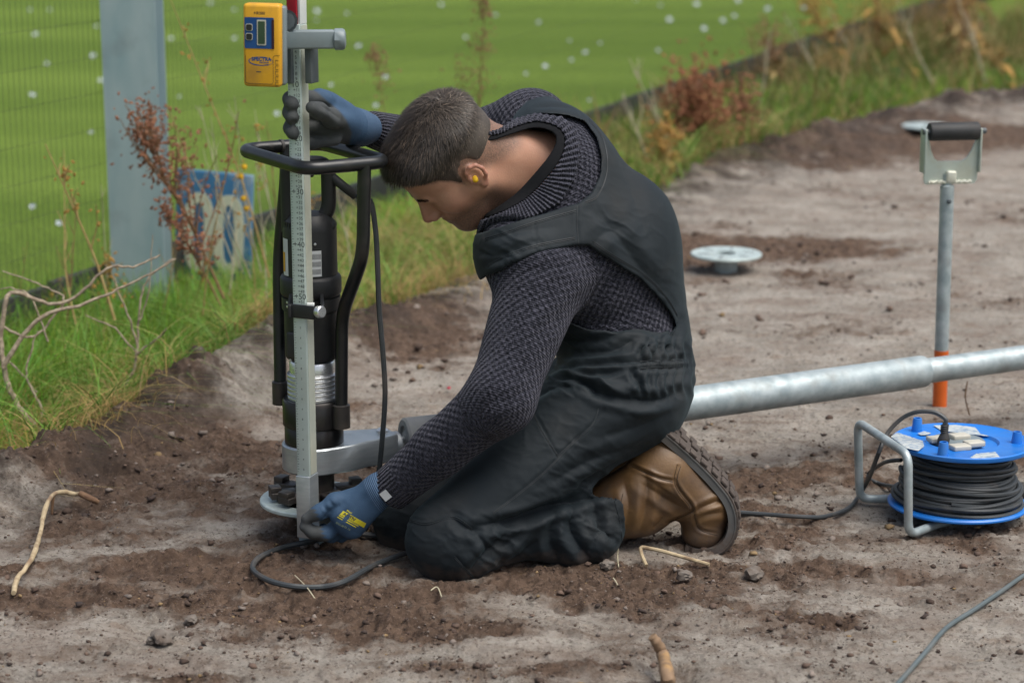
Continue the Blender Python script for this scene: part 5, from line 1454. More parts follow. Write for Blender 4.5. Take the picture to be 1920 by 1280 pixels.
# ------------------------------------------------------------------ sweater
cuffL = j['lw']+(j['lw']-j['le'])/np.linalg.norm(j['lw']-j['le'])*.008
faL = (j['lw']-j['le'])/np.linalg.norm(j['lw']-j['le'])
arms = union([
    (cone(j['ls'], j['le'], .082, .060), 0), (cone(j['le'], j['le']*.45+j['lw']*.55, .062, .050), .03), (cone(j['le']*.45+j['lw']*.55, j['lw'], .050, .043), .02),
    (cone(j['rs'], j['re'], .080, .062), 0), (cone(j['re'], j['rw'], .060, .036), .03),
])
NECK = [(800,452),(905,437),(940,425),(1000,405),(1060,388),(1083,382),(1108,364),(1124,330),(1127,295),(1118,258),(1096,228),(1063,217),(1015,214),(979,229),(946,250),(900,272),(800,300)]
ARMH = [(895,528),(925,510),(960,490),(1010,473),(1080,459),(1104,459),(1125,473),(1150,491),(1200,523),(1240,563),(1262,594),(1267,610),(1256,630),(1235,637),(1205,627),(1150,622),(1100,615),(1060,600),(950,660),(700,700),(700,560)]
FARA = [(940,262),(951,246),(965,212),(989,186),(1027,175),(1075,182),(1090,120),(880,120),(880,262)]
NECKO = [(900,420),(940,405),(985,382),(1030,345),(1060,302),(1070,262),(1052,232),(1005,222),(965,232),(930,250),(870,270),(845,360),(860,420)]
def sweater_sdf(p):
    px, py, dep = project(p)
    tt_ = smax(torso(p), (py-655)*dep/FPX, .01)             # tucked into the overalls
    # neck opening
    nk = np.maximum(poly_sd(px, py, NECKO)*dep/FPX, np.linalg.norm(p-(nb_*.6+j['c7']*.4), axis=1)-.15)
    tt_ = smax(tt_, -nk, .006)
    d = smin(tt_, arms(p), .035)
    # open cuff
    t = (p-j['lw'])@faL; inner = cone(j['lw']-faL*.015, j['lw']+faL*.05, .038, .038)(p)
    d = smax(d, t-.012, .004); d = smax(d, -inner, .003)
    return d
def bounds(keys, m): 
    a = np.stack([j[k] for k in keys]); return a.min(0)-m, a.max(0)+m
lo, hi = bounds(['ls','le','lw','rs','re','rw','upc','wai','c7'], .155)
v, q = mesh_sdf(sweater_sdf, lo, hi, .0036); v = relax(v, q, 1, .5); nrm = vnormals(v, q)
v = folds(v, nrm, [([(1095,545),(1040,600),(1000,640)], .006, 12), ([(985,690),(940,740),(905,770)], .004, 14), ([(1000,720),(965,745),(925,755)], .005, 10), ([(1165,500),(1110,560),(1060,610)], .008, 14),
    ([(1230,560),(1170,590),(1100,600)], .005, 12), ([(880,800),(900,840),(890,860)], .003, 12), ([(1215,600),(1150,608),(1090,606)], .004, 9), ([(950,520),(1010,505),(1090,495)], .003, 10)])
nrm = vnormals(v, q)
# knit coordinates: along the limb / around the limb
def limb_uv(v, chain):
    best = np.full(len(v), 1e9); uv = np.zeros((len(v), 3)); s0 = 0
    for a, b, r in chain:
        ax_ = b-a; Ln = np.linalg.norm(ax_); ax_ = ax_/Ln
        ref = np.array([0,-1.,.15]); ref = ref-ax_*(ref@ax_); ref /= np.linalg.norm(ref); bi = np.cross(ax_, ref)
        qv = v-a; t = qv@ax_; tc_ = np.clip(t, 0, Ln); d = np.linalg.norm(qv-np.outer(tc_, ax_), axis=1)-r
        ph = np.arctan2(qv@bi, qv@ref)
        m = d < best; best = np.where(m, d, best); uv[m] = np.stack([s0+t, ph*r, np.full(len(v), Ln+s0)-s0-t], 1)[m]
        s0 += Ln
    return uv, best
uvL, dL = limb_uv(v, [(j['ls'], j['le'], .07), (j['le'], j['lw'], .052)])
uvR, dR = limb_uv(v, [(j['rs'], j['re'], .07), (j['re'], j['rw'], .045)])
uvT, dT = limb_uv(v, [(j['wai'], j['upc'], .135)])
use = np.argmin(np.stack([dL, dR, dT], 1), 1)
uv = np.where((use == 0)[:, None], uvL, np.where((use == 1)[:, None], uvR, uvT))
tw = (v-j['lw'])@faL; near_cuff = sstep(-.042, -.036, tw)*(use == 0)
faR = (j['rw']-j['re'])/np.linalg.norm(j['rw']-j['re']); near_cuff = np.maximum(near_cuff, sstep(-.11, -.10, (v-j['rw'])@faR)*(use == 1))
px, py, _ = project(v)
shs = np.maximum(near_cuff, ((np.abs(seg_dist2d(px, py, [(920,548),(960,515),(1010,496),(1100,482)])[0]) < 20) & (nrm[:,1] < .2)).astype(float)*.0)
me = new_mesh('sweater', v, q); attr(me, 'knit', uv, 'FLOAT_VECTOR'); attr(me, 'rib', near_cuff)
def knit_material(name, rib_only=False):
    m = bpy.data.materials.new(name); m.use_nodes = True; N, L = m.node_tree.nodes, m.node_tree.links; b = N['Principled BSDF']
    b.inputs['Roughness'].default_value = .9; b.inputs['Specular IOR Level'].default_value = .15; b.inputs['Sheen Weight'].default_value = .25; b.inputs['Sheen Roughness'].default_value = .5; b.inputs['Sheen Tint'].default_value = (.5,.5,.6,1)
    at = N.new('ShaderNodeAttribute'); at.attribute_name = 'knit'; sx = N.new('ShaderNodeSeparateXYZ'); L.new(at.outputs['Vector'], sx.inputs[0])
    rb = N.new('ShaderNodeAttribute'); rb.attribute_name = 'rib'
    def M(op, a, c=None):
        x = N.new('ShaderNodeMath'); x.operation = op
        for i, w in enumerate((a, c)):
            if w is None: continue
            if isinstance(w, (int, float)): x.inputs[i].default_value = w
            else: L.new(w, x.inputs[i])
        return x.outputs[0]
    u, w = sx.outputs[0], sx.outputs[1]
    tc = N.new('ShaderNodeTexCoord')
    n0 = N.new('ShaderNodeTexNoise'); n0.inputs['Scale'].default_value = 90; L.new(tc.outputs['Object'], n0.inputs['Vector'])
    wob = M('MULTIPLY', M('SUBTRACT', n0.outputs['Fac'], .5), 3.2)
    a_ = M('ADD', M('MULTIPLY', u, 2*math.pi/.0160), wob); c_ = M('ADD', M('MULTIPLY', w, 2*math.pi/.0160), wob)
    moss = M('ADD', M('MULTIPLY', M('MULTIPLY', M('SINE', a_), M('SINE', c_)), .5), .5)      # raised and sunk stitches in a checker
    ribh = M('ADD', M('MULTIPLY', M('SINE', M('ADD', M('MULTIPLY', w, 2*math.pi/.0090), wob)), .5), .5)
    fine = M('ADD', M('MULTIPLY', M('SINE', M('MULTIPLY', u, 2*math.pi/.0042)), .5), .5)
    mx = N.new('ShaderNodeMix'); L.new(rb.outputs['Fac'], mx.inputs['Factor']); L.new(moss, mx.inputs['A']); L.new(ribh, mx.inputs['B'])
    hgt = M('ADD', M('MULTIPLY', mx.outputs[0], .8), M('MULTIPLY', fine, .2))
    n1 = N.new('ShaderNodeTexNoise'); n1.inputs['Scale'].default_value = 260; n1.inputs['Detail'].default_value = 3; L.new(tc.outputs['Object'], n1.inputs['Vector'])
    mr = N.new('ShaderNodeMapRange'); mr.inputs['From Min'].default_value = .4; mr.inputs['From Max'].default_value = .62; L.new(n1.outputs['Fac'], mr.inputs['Value'])
    yarn = N.new('ShaderNodeMix'); yarn.data_type = 'RGBA'; yarn.inputs['A'].default_value = (.005, .006, .010, 1); yarn.inputs['B'].default_value = (.066, .066, .088, 1)
    L.new(M('MULTIPLY', M('ADD', M('MULTIPLY', mx.outputs[0], .75), .25), mr.outputs[0]), yarn.inputs['Factor']); L.new(yarn.outputs['Result'], b.inputs['Base Color'])  # heather speckle, with shade of the gaps painted in by stitch height
    bp = N.new('ShaderNodeBump'); bp.inputs['Strength'].default_value = 1; bp.inputs['Distance'].default_value = .006
    L.new(M('ADD', hgt, M('MULTIPLY', n1.outputs['Fac'], .35)), bp.inputs['Height']); L.new(bp.outputs[0], b.inputs['Normal'])
    return m
M_KNIT = knit_material('grey_knit')
sweater = link('sweater', me, M_KNIT, person)
# label on the cuff
lc = P(722, 931, 3.83)
cl = lambda px, py: P(px, py, 3.826)
# neck rib and inner black collar
def ring(points, r, name, m, knit=False, flat=1.0):
    return None
def loft_band(loopA, loopB, thick, name, m, par, ribs=0, n=96, bulge=.35):
    """band between two closed loops (3D), thickened; ribs>0 gives it vertical ribs"""
    A = spline(loopA, 12, True); B = spline(loopB, 12, True)
    def res(L__, n):
        d = [0]
        for i in range(len(L__)): d.append(d[-1]+(L__[(i+1) % len(L__)]-L__[i]).length)
        out = []; T_ = d[-1]
        for k in range(n):
            s = T_*k/n; i = max(0, np.searchsorted(d, s, side='right')-1); i = min(i, len(L__)-1)
            f = (s-d[i])/max(d[i+1]-d[i], 1e-9); out.append(L__[i].lerp(L__[(i+1) % len(L__)], f))
        return out
    A, B = res(A, n), res(B, n); cen = sum(A, Vector())/n
    K = 8; vs = []
    for k in range(n):
        a, b_ = A[k], B[k]; ac = b_-a
        tan = (A[(k+1) % n]-A[k-1]).normalized(); out = ac.cross(tan).normalized()
        if out.dot(((a+b_)/2)-cen) < 0: out = -out
        rib = (1+.35*math.sin(2*math.pi*ribs*k/n)) if ribs else 1
        for i in range(K):
            t = i/(K-1); vs.append(a.lerp(b_, t) + out*(thick*(.45+bulge*math.sin(math.pi*t)*2)*rib))
        for i in range(K-1, -1, -1):
            t = i/(K-1); vs.append(a.lerp(b_, t) - out*thick*.45)
    fs = []; K2 = 2*K
    for k in range(n):
        k2 = (k+1) % n
        for i in range(K2):
            i2 = (i+1) % K2; fs.append((k*K2+i, k*K2+i2, k2*K2+i2, k2*K2+i))
    me = new_mesh(name, [tuple(x) for x in vs], fs)
    uvk = np.zeros((len(vs), 3))
    for k in range(n): uvk[k*K2:(k+1)*K2, 1] = k*.52/n; uvk[k*K2:(k+1)*K2, 0] = np.tile(np.linspace(0, .03, K2), 1)
    attr(me, 'knit', uvk, 'FLOAT_VECTOR'); attr(me, 'rib', np.ones(len(vs)))
    return link(name, me, m, par)
M_TEE = mat('black_jersey', (.006, .0065, .008), (.009, .0095, .011), .9, scale=200, bump=.0004, spec=.15)
# pixel outlines: skin edge, edge between black collar and rib, outer edge of the rib
INNER = [(905,402),(935,386),(970,360),(1005,322),(1032,288),(1043,262),(1032,246),(1000,240),(965,250),(930,262),(880,280),(860,360),(870,400)]
MIDL = [(900,412),(940,398),(985,374),(1022,338),(1050,300),(1060,262),(1045,238),(1005,228),(965,238),(935,252),(870,270),(845,360),(860,412)]
OUTL = [(893,452),(905,437),(945,424),(1005,404),(1050,380),(1078,335),(1088,285),(1082,245),(1055,219),(1005,212),(965,222),(935,242),(860,260),(835,360),(850,452)]
INNER, MIDL = [[(p.x, p.y) for p in spline([(a, b_, 0) for a, b_ in L__], 3, True)] for L__ in (INNER, MIDL)]
neckfl = union([(torso, 0), (cone(hl(-.035, 0, -.02), nb_, .066, .078), .045), (cone(nb_, j['upc'], .080, .085), .04)])
def collar_sdf(po, pi_, t0, t1):
    def f(p):
        px, py, dep = project(p); m = dep/FPX; d = neckfl(p)
        e = smax(d-t1, -(d-t0), .002)
        e = smax(e, poly_sd(px, py, po)*m, .003); e = smax(e, -poly_sd(px, py, pi_)*m, .003)
        return smax(e, np.linalg.norm(p-(nb_*.6+j['c7']*.4), axis=1)-.215, .004)
    return f
cb = nb_-.235, nb_+.235
def collar(name, po, pi_, t0, t1, m, par, rib):
    v, q = mesh_sdf(collar_sdf(po, pi_, t0, t1), cb[0], cb[1], .0024); v = relax(v, q, 1, .4); nrm = vnormals(v, q)
    px, py, _ = project(v); an = np.arctan2(py-325, px-950)
    if rib: v = v + nrm*(.0010*np.sin(an*76))[:, None]
    me = new_mesh(name, v, q)
    attr(me, 'knit', np.stack([np.hypot(px-950, py-325)*.001, an*.0090*76/(2*math.pi), an*0], 1), 'FLOAT_VECTOR'); attr(me, 'rib', np.ones(len(v)))
    return link(name, me, m, par)
collar('collar', MIDL, INNER, .0, .009, M_TEE, person, False)
collar('ribbed_collar', OUTL, MIDL, .0, .0125, M_KNIT, sweater, True)

# ------------------------------------------------------------------ overalls
legs = union([
    (ell(P(1190, 712, 4.11), (.100, .185, .118)), 0),
    (cone(j['pel'], j['wai'], .122, .120, (lat, 1.32)), .05),
    (cone(j['lh'], j['lk'], .112, .078), .05), (cone(j['rh'], j['rk'], .112, .078), .05),
    (ell(P(858, 1015, 3.845), (.082, .078, .072)), .04), (ell(P(790, 975, 4.02), (.08, .078, .072)), .04),
    (ell(P(1075, 780, 4.05), (.10, .13, .085)), .05),
])
hemL = j['lk']*.22+j['la']*.78; hemR = j['rk']*.22+j['ra']*.78
shins = union([(cone(j['lk']+np.array([.03,0,-.005]), hemL+np.array([0,0,-.020]), .068, .063), 0), (cone(j['rk'], hemR, .068, .062), 0), (ell(P(1075, 1010, 3.90), (.09, .062, .052)), .03)])
axL = (j['la']-j['lk'])/np.linalg.norm(j['la']-j['lk']); axR = (j['ra']-j['rk'])/np.linalg.norm(j['ra']-j['rk'])
neckp, armp, farp = prism_sd(NECK), prism_sd(ARMH), prism_sd(FARA)
def overalls_sdf(p):
    px, py, dep = project(p); m = dep/FPX
    lw = legs(p)
    sh = shins(p)
    sh = smax(sh, (p-hemL)@axL-.004, .004)
    sh = smax(sh, -cone(hemL-axL*.03, hemL+axL*.05, .054, .056)(p), .004)
    d = smin(lw, sh, .014)
    # vest: shell over the torso
    t = torso(p)
    sh2 = smax(t-.0125, -(t-.0035), .003)
    sh2 = smax(sh2, -poly_sd(px, py, NECK)*m, .004); sh2 = smax(sh2, -poly_sd(px, py, ARMH)*m, .004); sh2 = smax(sh2, -poly_sd(px, py, FARA)*m, .004)
    ar = arms(p)
    sh2 = smax(sh2, -(ar-.001), .004)
    d = smin(d, sh2, .012)
    # cut the trouser top where the sweater shows in the armhole
    return d
lo, hi = bounds(['pel','lh','lk','la','rh','rk','upc','rs','ls','c7'], .16); lo[2] = -.02
v, q = mesh_sdf(overalls_sdf, lo, hi, .0032); v = relax(v, q, 1, .5); nrm = vnormals(v, q)
FOLDS = [
    ([(1168,905),(1107,930),(1040,950),(972,974),(900,985)], .016, 11), ([(1172,872),(1107,905),(1021,945),(942,985)], .006, 13),
    ([(960,985),(930,1020),(900,1050),(880,1075)], .009, 10), ([(1000,968),(960,1010),(930,1045)], .005, 9), ([(880,985),(900,1010),(915,1030)], .005, 9), ([(845,960),(870,990),(910,995)], .005, 10),
    ([(1076,944),(1068,985),(1090,1030),(1110,1050)], .009, 11), ([(1110,935),(1125,985),(1155,1015)], .008, 10), ([(1040,965),(1030,1010),(1045,1050)], .007, 11), ([(1010,1010),(980,1040),(950,1060)], .006, 10), ([(1140,960),(1120,1000),(1100,1040)], .005, 9),
    ([(1250,800),(1180,838),(1100,868),(1040,900)], .005, 13), ([(1262,770),(1200,800),(1130,820)], .005, 14), ([(1230,830),(1170,860),(1110,895),(1060,930)], .005, 11),
    ([(1275,735),(1230,752),(1180,748),(1120,735),(1090,712)], .010, 11), ([(1180,690),(1200,725),(1196,745)], .007, 7), ([(1120,705),(1150,735),(1190,745)], -.008, 12),
    ([(1060,690),(1100,700),(1140,700),(1170,690)], .006, 6), ([(1040,712),(1068,708),(1105,722),(1118,738)], .007, 6), ([(985,755),(1030,725),(1080,722)], .007, 10),
    ([(1285,672),(1230,676),(1180,678),(1100,683),(1040,690)], .006, 6), ([(1285,688),(1230,690),(1185,692)], .004, 5),
    ([(1275,600),(1262,640),(1258,668)], .006, 9), ([(1240,640),(1225,665),(1218,676)], .006, 7), ([(1215,640),(1200,660),(1195,672)], .005, 6), ([(1255,645),(1243,668)], .006, 6), ([(1190,635),(1150,655),(1090,660)], .006, 10), ([(1170,620),(1120,640),(1060,640)], .005, 9),
    ([(1165,300),(1190,370),(1215,440)], .003, 16), ([(1105,470),(1130,440),(1170,425)], .003, 12), ([(1130,230),(1160,280),(1190,330)], .003, 14), ([(1110,395),(1150,430),(1200,500),(1240,540)], .004, 14), ([(900,470),(925,480),(960,470),(1010,450)], .005, 11), ([(905,500),(930,490),(955,478)], .004, 8), ([(940,445),(985,432),(1040,425)], .003, 10), ([(1000,200),(1040,195),(1090,205)], .003, 7), ([(1120,205),(1150,245),(1180,300)], .003, 10),
]
SEAMS = [([(930,956),(1021,883),(1119,785),(1130,760)], .0022, 3.0), ([(997,765),(1046,855)], .002, 3.0), ([(1046,855),(1090,812)], .002, 3.0), ([(1083,384),(1082,420),(1085,458)], .0022, 3.0), ([(762,968),(800,975),(850,960),(890,985)], .002, 3), ([(850,1040),(870,1060),(900,1090)], .002, 3), ([(1003,408),(1005,440),(1003,470)], .0015, 3), ([(1094,228),(1088,207),(1078,186)], .002, 3)]
v = folds(v, nrm, [(a, b_*1.6, c*.85) for a, b_, c in FOLDS] + SEAMS)
px, py, _ = project(v)
frt = (nrm[:,1] < .4)
g1_ = np.exp(-((py-715)/26)**2)*sstep(1170, 1210, px) + np.exp(-((py-655)/18)**2)*sstep(1180, 1220, px)
v = v + nrm*(.0035*g1_*np.sin(px*2*math.pi/17+np.sin(py*.09)*1.3))[:, None]
wbv = np.exp(-((py-683)/6)**2)*sstep(1190, 1200, px); v = v + nrm*(.002*wbv*np.sin(px*2*math.pi/6))[:, None]
# slow irregularity of cloth
bigw = fbm(v[:,0]*9+v[:,1]*5, v[:,2]*9-v[:,1]*4, 3, 17)-.5
nrm = vnormals(v, q); v = v + nrm*(bigw*.006)[:, None]
# wrinkles: thin ridges where the cloth is compressed
px, py, _ = project(v)
def ridged(a, b_, seed): return (1-np.abs(2*fbm(a, b_, 2, seed)-1))**2.5
zone = np.zeros(len(v))
for cx_, cy_, rx, ry, am in [(1110,1000,80,60,1.),(1225,655,70,30,.9),(1200,745,80,35,.7),(930,1020,60,55,.9),(1100,905,120,50,.6),(1120,650,100,30,.8),(1040,720,70,40,.7),(950,465,60,35,.8),(840,1010,60,60,.5),(1230,560,50,70,.5),(1160,420,80,100,.35),(1050,830,120,70,.4),(740,990,60,50,.6)]:
    zone = np.maximum(zone, am*np.exp(-((px-cx_)/rx)**2-((py-cy_)/ry)**2))
wx_ = px + 16*(fbm(px*.02, py*.02, 2, 5)-.5); wy_ = py + 16*(fbm(px*.02+7, py*.02, 2, 6)-.5)
rg1 = ridged(wx_*.020+wy_*.012, wy_*.040-wx_*.020, 31); rg2 = ridged(wx_*.045+wy_*.03, wy_*.075-wx_*.03, 33)
nrm = vnormals(v, q); v = v + nrm*(zone*(.0058*(rg1-.35)+.0020*(rg2-.35)))[:, None]
me = new_mesh('overalls', v, q)
cm = mat('black_twill', (.0068, .0112, .0146), (.0098, .0150, .0190), .72, scale=9, bump=.0003, bscale=700, dirt=(.030, .029, .027), dirt_amt=.35, dscale=7, spec=.30)
cm.node_tree.nodes['Principled BSDF'].inputs['Sheen Weight'].default_value = .07
cm.node_tree.nodes['Principled BSDF'].inputs['Sheen Tint'].default_value = (.35, .55, .62, 1)
cm.node_tree.nodes['Principled BSDF'].inputs['Sheen Roughness'].default_value = .45
def add_mud(m, z_clean, z_full, amount, colour=(.085, .058, .044), nscale=38):
    """dried soil clinging to what touches the ground"""
    N, L = m.node_tree.nodes, m.node_tree.links; b = N['Principled BSDF']
    gp = N.new('ShaderNodeNewGeometry'); sp_ = N.new('ShaderNodeSeparateXYZ'); L.new(gp.outputs['Position'], sp_.inputs[0])
    mz = N.new('ShaderNodeMapRange'); mz.inputs['From Min'].default_value = z_clean; mz.inputs['From Max'].default_value = z_full; L.new(sp_.outputs[2], mz.inputs['Value'])
    nm = N.new('ShaderNodeTexNoise'); nm.inputs['Scale'].default_value = nscale; nm.inputs['Detail'].default_value = 7; nm.inputs['Roughness'].default_value = .7; L.new(gp.outputs['Position'], nm.inputs['Vector'])
    ad = N.new('ShaderNodeMath'); ad.operation = 'MULTIPLY'; L.new(mz.outputs[0], ad.inputs[0]); L.new(nm.outputs['Fac'], ad.inputs[1])
    m4 = N.new('ShaderNodeMapRange'); m4.inputs['From Min'].default_value = .28; m4.inputs['From Max'].default_value = .50; m4.inputs['To Max'].default_value = amount; L.new(ad.outputs[0], m4.inputs['Value'])
    mm_ = N.new('ShaderNodeMix'); mm_.data_type = 'RGBA'; mm_.inputs['B'].default_value = (*colour, 1)
    src = b.inputs['Base Color'].links[0].from_socket; L.new(src, mm_.inputs['A']); L.new(m4.outputs[0], mm_.inputs['Factor']); L.new(mm_.outputs['Result'], b.inputs['Base Color'])
add_mud(cm, .075, .015, .5)
overalls = link('overalls', me, cm, person)

# sewn seams: fine double cord lying on the cloth
from mathutils.bvhtree import BVHTree
bvh = BVHTree.FromPolygons([tuple(a) for a in v], [tuple(int(i) for i in f) for f in q])
def on_cloth(px, py, lift=.0004):
    o_ = Vector((0, 0, CAM_H)); d_ = (P(px, py, 4.0)-o_).normalized(); h_ = bvh.ray_cast(o_, d_)
    return None if h_[0] is None else h_[0]+h_[1]*lift
M_SEAM = mat('seam_thread', (.016, .022, .026), (.010, .014, .017), .6)
for line in ([(925,960),(975,922),(1021,883),(1070,833),(1110,795),(1122,765)], [(997,768),(1020,812),(1046,853)], [(1046,853),(1068,833),(1085,815)], [(1083,386),(1082,420),(1085,456)], [(1092,470),(1092,470)], [(765,972),(800,980),(850,968),(885,990)], [(852,1042),(868,1060),(892,1085)],
             [(1112,452),(1135,468),(1160,484),(1208,514),(1248,554),(1270,590)], [(915,496),(960,474),(1010,458),(1078,445)], [(910,447),(945,436),(1002,416),(1062,399),(1080,394)], [(1098,378),(1120,366),(1136,330),(1138,292),(1128,254),(1104,222)], [(1200,677),(1230,675),(1262,674),(1280,673)], [(1200,690),(1230,688),(1260,687),(1278,687)], [(1150,930),(1162,975),(1166,1020),(1160,1044)]):
    for off in (0, 4):
        q_ = [on_cloth(a, b_+off*.8) for a, b_ in smooth2d(line, 8)] if len(line) > 2 else []
        q_ = [p for p in q_ if p is not None]
        runs = []; cur = []
        for p in q_:
            if cur and (p-cur[-1]).length > .03: runs.append(cur); cur = []
            cur.append(p)
        runs.append(cur)
        for r_ in runs:
            if len(r_) > 3: MB().tube(r_, .0008, 5).build('seam', M_SEAM, overalls)
# ------------------------------------------------------------------ boots
M_LEATH = mat('brown_leather', (.158, .088, .034), (.088, .047, .020), .5, scale=18, bump=.0006, bscale=220, dirt=(.045, .028, .017), dirt_amt=.85, dscale=12, detail=6)
M_SOLE = mat('grey_rubber_sole', (.085, .088, .086), (.12, .12, .115), .7, scale=25, dirt=(.10, .072, .052), dirt_amt=.8, dscale=10, bump=.0006)
M_TREAD = mat('muddy_tread', (.060, .047, .040), (.085, .068, .057), .95, scale=50, bump=.004, bscale=90)
add_mud(M_LEATH, .13, .02, .85, (.075, .050, .036), 30); add_mud(M_SOLE, .16, .02, .9, (.085, .060, .046), 34)
M_STITCH = mat('boot_thread', (.045, .026, .012), None, .8)
def boot(Yb, dx, dyp, full=True):
    """boot kneeling on its toe; Yb = distance of its middle plane"""
    B = lambda x, y, dY=0: P(x+dx, y+dyp, Yb+dY)
    t = link('boot', None, None, person)
    items = [(cone(B(1090,985), B(1180,940), .056, .056), 0), (cone(B(1180,940), B(1228,900), .057, .051), .04), (ell(B(1238,862), (.046, .042, .048)), .03), (cone(B(1228,895), B(1295,935), .051, .043), .03), (cone(B(1265,880), B(1330,945), .040, .042), .03), (cone(B(1320,950), B(1322,985), .043, .040), .025), (ell(B(1312,1000), (.034, .042, .026)), .02), (ell(B(1215,960), (.040, .045, .035)), .04)]
    f = union(items)
    cs = [B(*a) for a in ((1228,795),(1262,822),(1300,856),(1338,893),(1366,928),(1376,962),(1370,995),(1348,1019),(1315,1026),(1285,1022))]
    lo = np.min([arr(c) for c in cs]+[arr(B(1080,985))], 0)-.09; hi = np.max([arr(c) for c in cs]+[arr(B(1080,985))], 0)+.09
    v, q = mesh_sdf(f, lo, hi, .0021 if full else .005); nrm = vnormals(v, q)
    if full:
        v = folds(v, nrm, [([(1200,905),(1232,925),(1262,945),(1285,955)], .009, 8), ([(1210,890),(1213,930),(1208,970),(1200,995)], .007, 7), ([(1170,905),(1178,945),(1172,985)], .006, 8), ([(1188,880),(1225,905),(1275,940)], .004, 7), ([(1295,965),(1320,950),(1350,938),(1358,940)], .006, 5), ([(1300,975),(1325,965),(1360,960)], .004, 5), ([(1245,970),(1235,985),(1225,992)], .006, 7),
            ([(1183,872),(1210,885),(1240,897),(1264,901)], .005, 3), ([(1272,875),(1266,900),(1275,920),(1295,945),(1297,958),(1280,968),(1250,980)], .005, 3), ([(1300,958),(1310,990),(1345,1000)], .003, 3)])
    up = link('upper', new_mesh('upper', v, q), M_LEATH, t)
    if full:
        bv = BVHTree.FromPolygons([tuple(a) for a in v], [tuple(int(i) for i in f_) for f_ in q])
        for line in ([(1185,874),(1212,887),(1242,899),(1262,903)], [(1276,874),(1270,898),(1278,917),(1298,943),(1301,956),(1284,966),(1254,978)], [(1270,870),(1264,900),(1272,922),(1291,946),(1293,956)], [(1302,962),(1312,992),(1345,1003)], [(1168,925),(1162,960),(1170,995)]):
            o_ = Vector((0, 0, CAM_H)); pts = []
            for a, b_ in smooth2d(line, 8):
                h_ = bv.ray_cast(o_, (P(a, b_, 4.0)-o_).normalized())
                if h_[0] is not None and (not pts or (h_[0]-pts[-1]).length < .03): pts.append(h_[0]+h_[1]*.0002)
            if len(pts) > 3: MB().tube(pts, .0007, 5).build('stitching', M_STITCH, up)
    # sole: band swept along the bottom of the foot
    c = spline(cs, 6); n = len(c); side = Vector((.12, 1, .0)).normalized()
    def band(off0, off1, wf, name, m, wmul=1.0):
        vs = []; K = 12
        for i in range(n):
            tg = (c[min(i+1, n-1)]-c[max(i-1, 0)]).normalized(); nm = tg.cross(side).normalized()
            if nm.x < 0 and i < n*.6: nm = -nm
            if i > 0 and nm.dot(pn) < 0: nm = -nm
            pn = nm
            u = i/(n-1); w = (.033 + .012*math.sin(math.pi*min(1, max(0, (u-.25)/.75)))) * (1 if .05 < u < .95 else .82)*wmul
            for a_, b_ in ((-1, off0), (-1, off1), (-.5, off1+.001), (0, off1+.0015), (.5, off1+.001), (1, off1), (1, off0), (0, off0)):
                vs.append(c[i] + side*(w*a_) + nm*b_)
        K = 8; fs = [(i*K+k, i*K+(k+1) % K, (i+1)*K+(k+1) % K, (i+1)*K+k) for i in range(n-1) for k in range(K)]
        fs += [tuple(range(K-1, -1, -1)), tuple((n-1)*K+k for k in range(K))]
        return MB().add(vs, fs).build(name, m, t)
    so = band(-.010, .004, 1, 'midsole', M_SOLE, 1.06); band(.0035, .0055, 1, 'sole_rib', M_SOLE, 1.10)
    band(.0055, .0090, 1, 'outsole', M_TREAD, 1.04)
    # lugs
    for i in range(2, n-2, 3):
        tg = (c[i+1]-c[i-1]).normalized(); nm = tg.cross(side).normalized(); nm = nm if nm.x > -.1 or i > n*.6 else -nm
        if nm.dot(c[i]-Vector(arr(B(1270,920)))) < 0: nm = -nm
        for s in (-.55, .55):
            Rm = Matrix((tg, side, nm)).transposed()
            MB().box(c[i]+nm*(.0115+.002*math.sin(i*2.3+s))+side*(.038*s), (.017, .030, .005), Rm, .0015).build('lug', M_TREAD, t)
    return t
lb_ = boot(3.985, 0, 0); rbt = boot(4.235, -22, -28, False)
rbt['label'] = 'far boot mostly hidden behind the near one'
# shank of mud on the sole
# ------------------------------------------------------------------ gloves
M_GLOVE = bpy.data.materials.new('coated_knit_glove'); M_GLOVE.use_nodes = True
N, L = M_GLOVE.node_tree.nodes, M_GLOVE.node_tree.links; b = N['Principled BSDF']
at = N.new('ShaderNodeAttribute'); at.attribute_name = 'coat'; kn = N.new('ShaderNodeAttribute'); kn.attribute_name = 'knit'
tc = N.new('ShaderNodeTexCoord'); nz = N.new('ShaderNodeTexNoise'); nz.inputs['Scale'].default_value = 60; nz.inputs['Detail'].default_value = 5; L.new(tc.outputs['Object'], nz.inputs['Vector'])
sxx = N.new('ShaderNodeSeparateXYZ'); L.new(kn.outputs['Vector'], sxx.inputs[0])
wv = N.new('ShaderNodeMath'); wv.operation = 'MULTIPLY'; wv.inputs[1].default_value = 2*math.pi/.0036; L.new(sxx.outputs[0], wv.inputs[0])
sn_ = N.new('ShaderNodeMath'); sn_.operation = 'SINE'; L.new(wv.outputs[0], sn_.inputs[0])
cf = N.new('ShaderNodeMath'); cf.operation = 'MULTIPLY'; L.new(sn_.outputs[0], cf.inputs[0]); L.new(sxx.outputs[1], cf.inputs[1])     # y = cuff mask
c1_ = N.new('ShaderNodeMix'); c1_.data_type = 'RGBA'; c1_.inputs['A'].default_value = (.030, .064, .118, 1); c1_.inputs['B'].default_value = (.044, .086, .150, 1); L.new(nz.outputs['Fac'], c1_.inputs['Factor'])
mr = N.new('ShaderNodeMapRange'); mr.inputs['From Min'].default_value = .35; mr.inputs['From Max'].default_value = 1; mr.inputs['To Max'].default_value = .55; L.new(cf.outputs[0], mr.inputs['Value'])
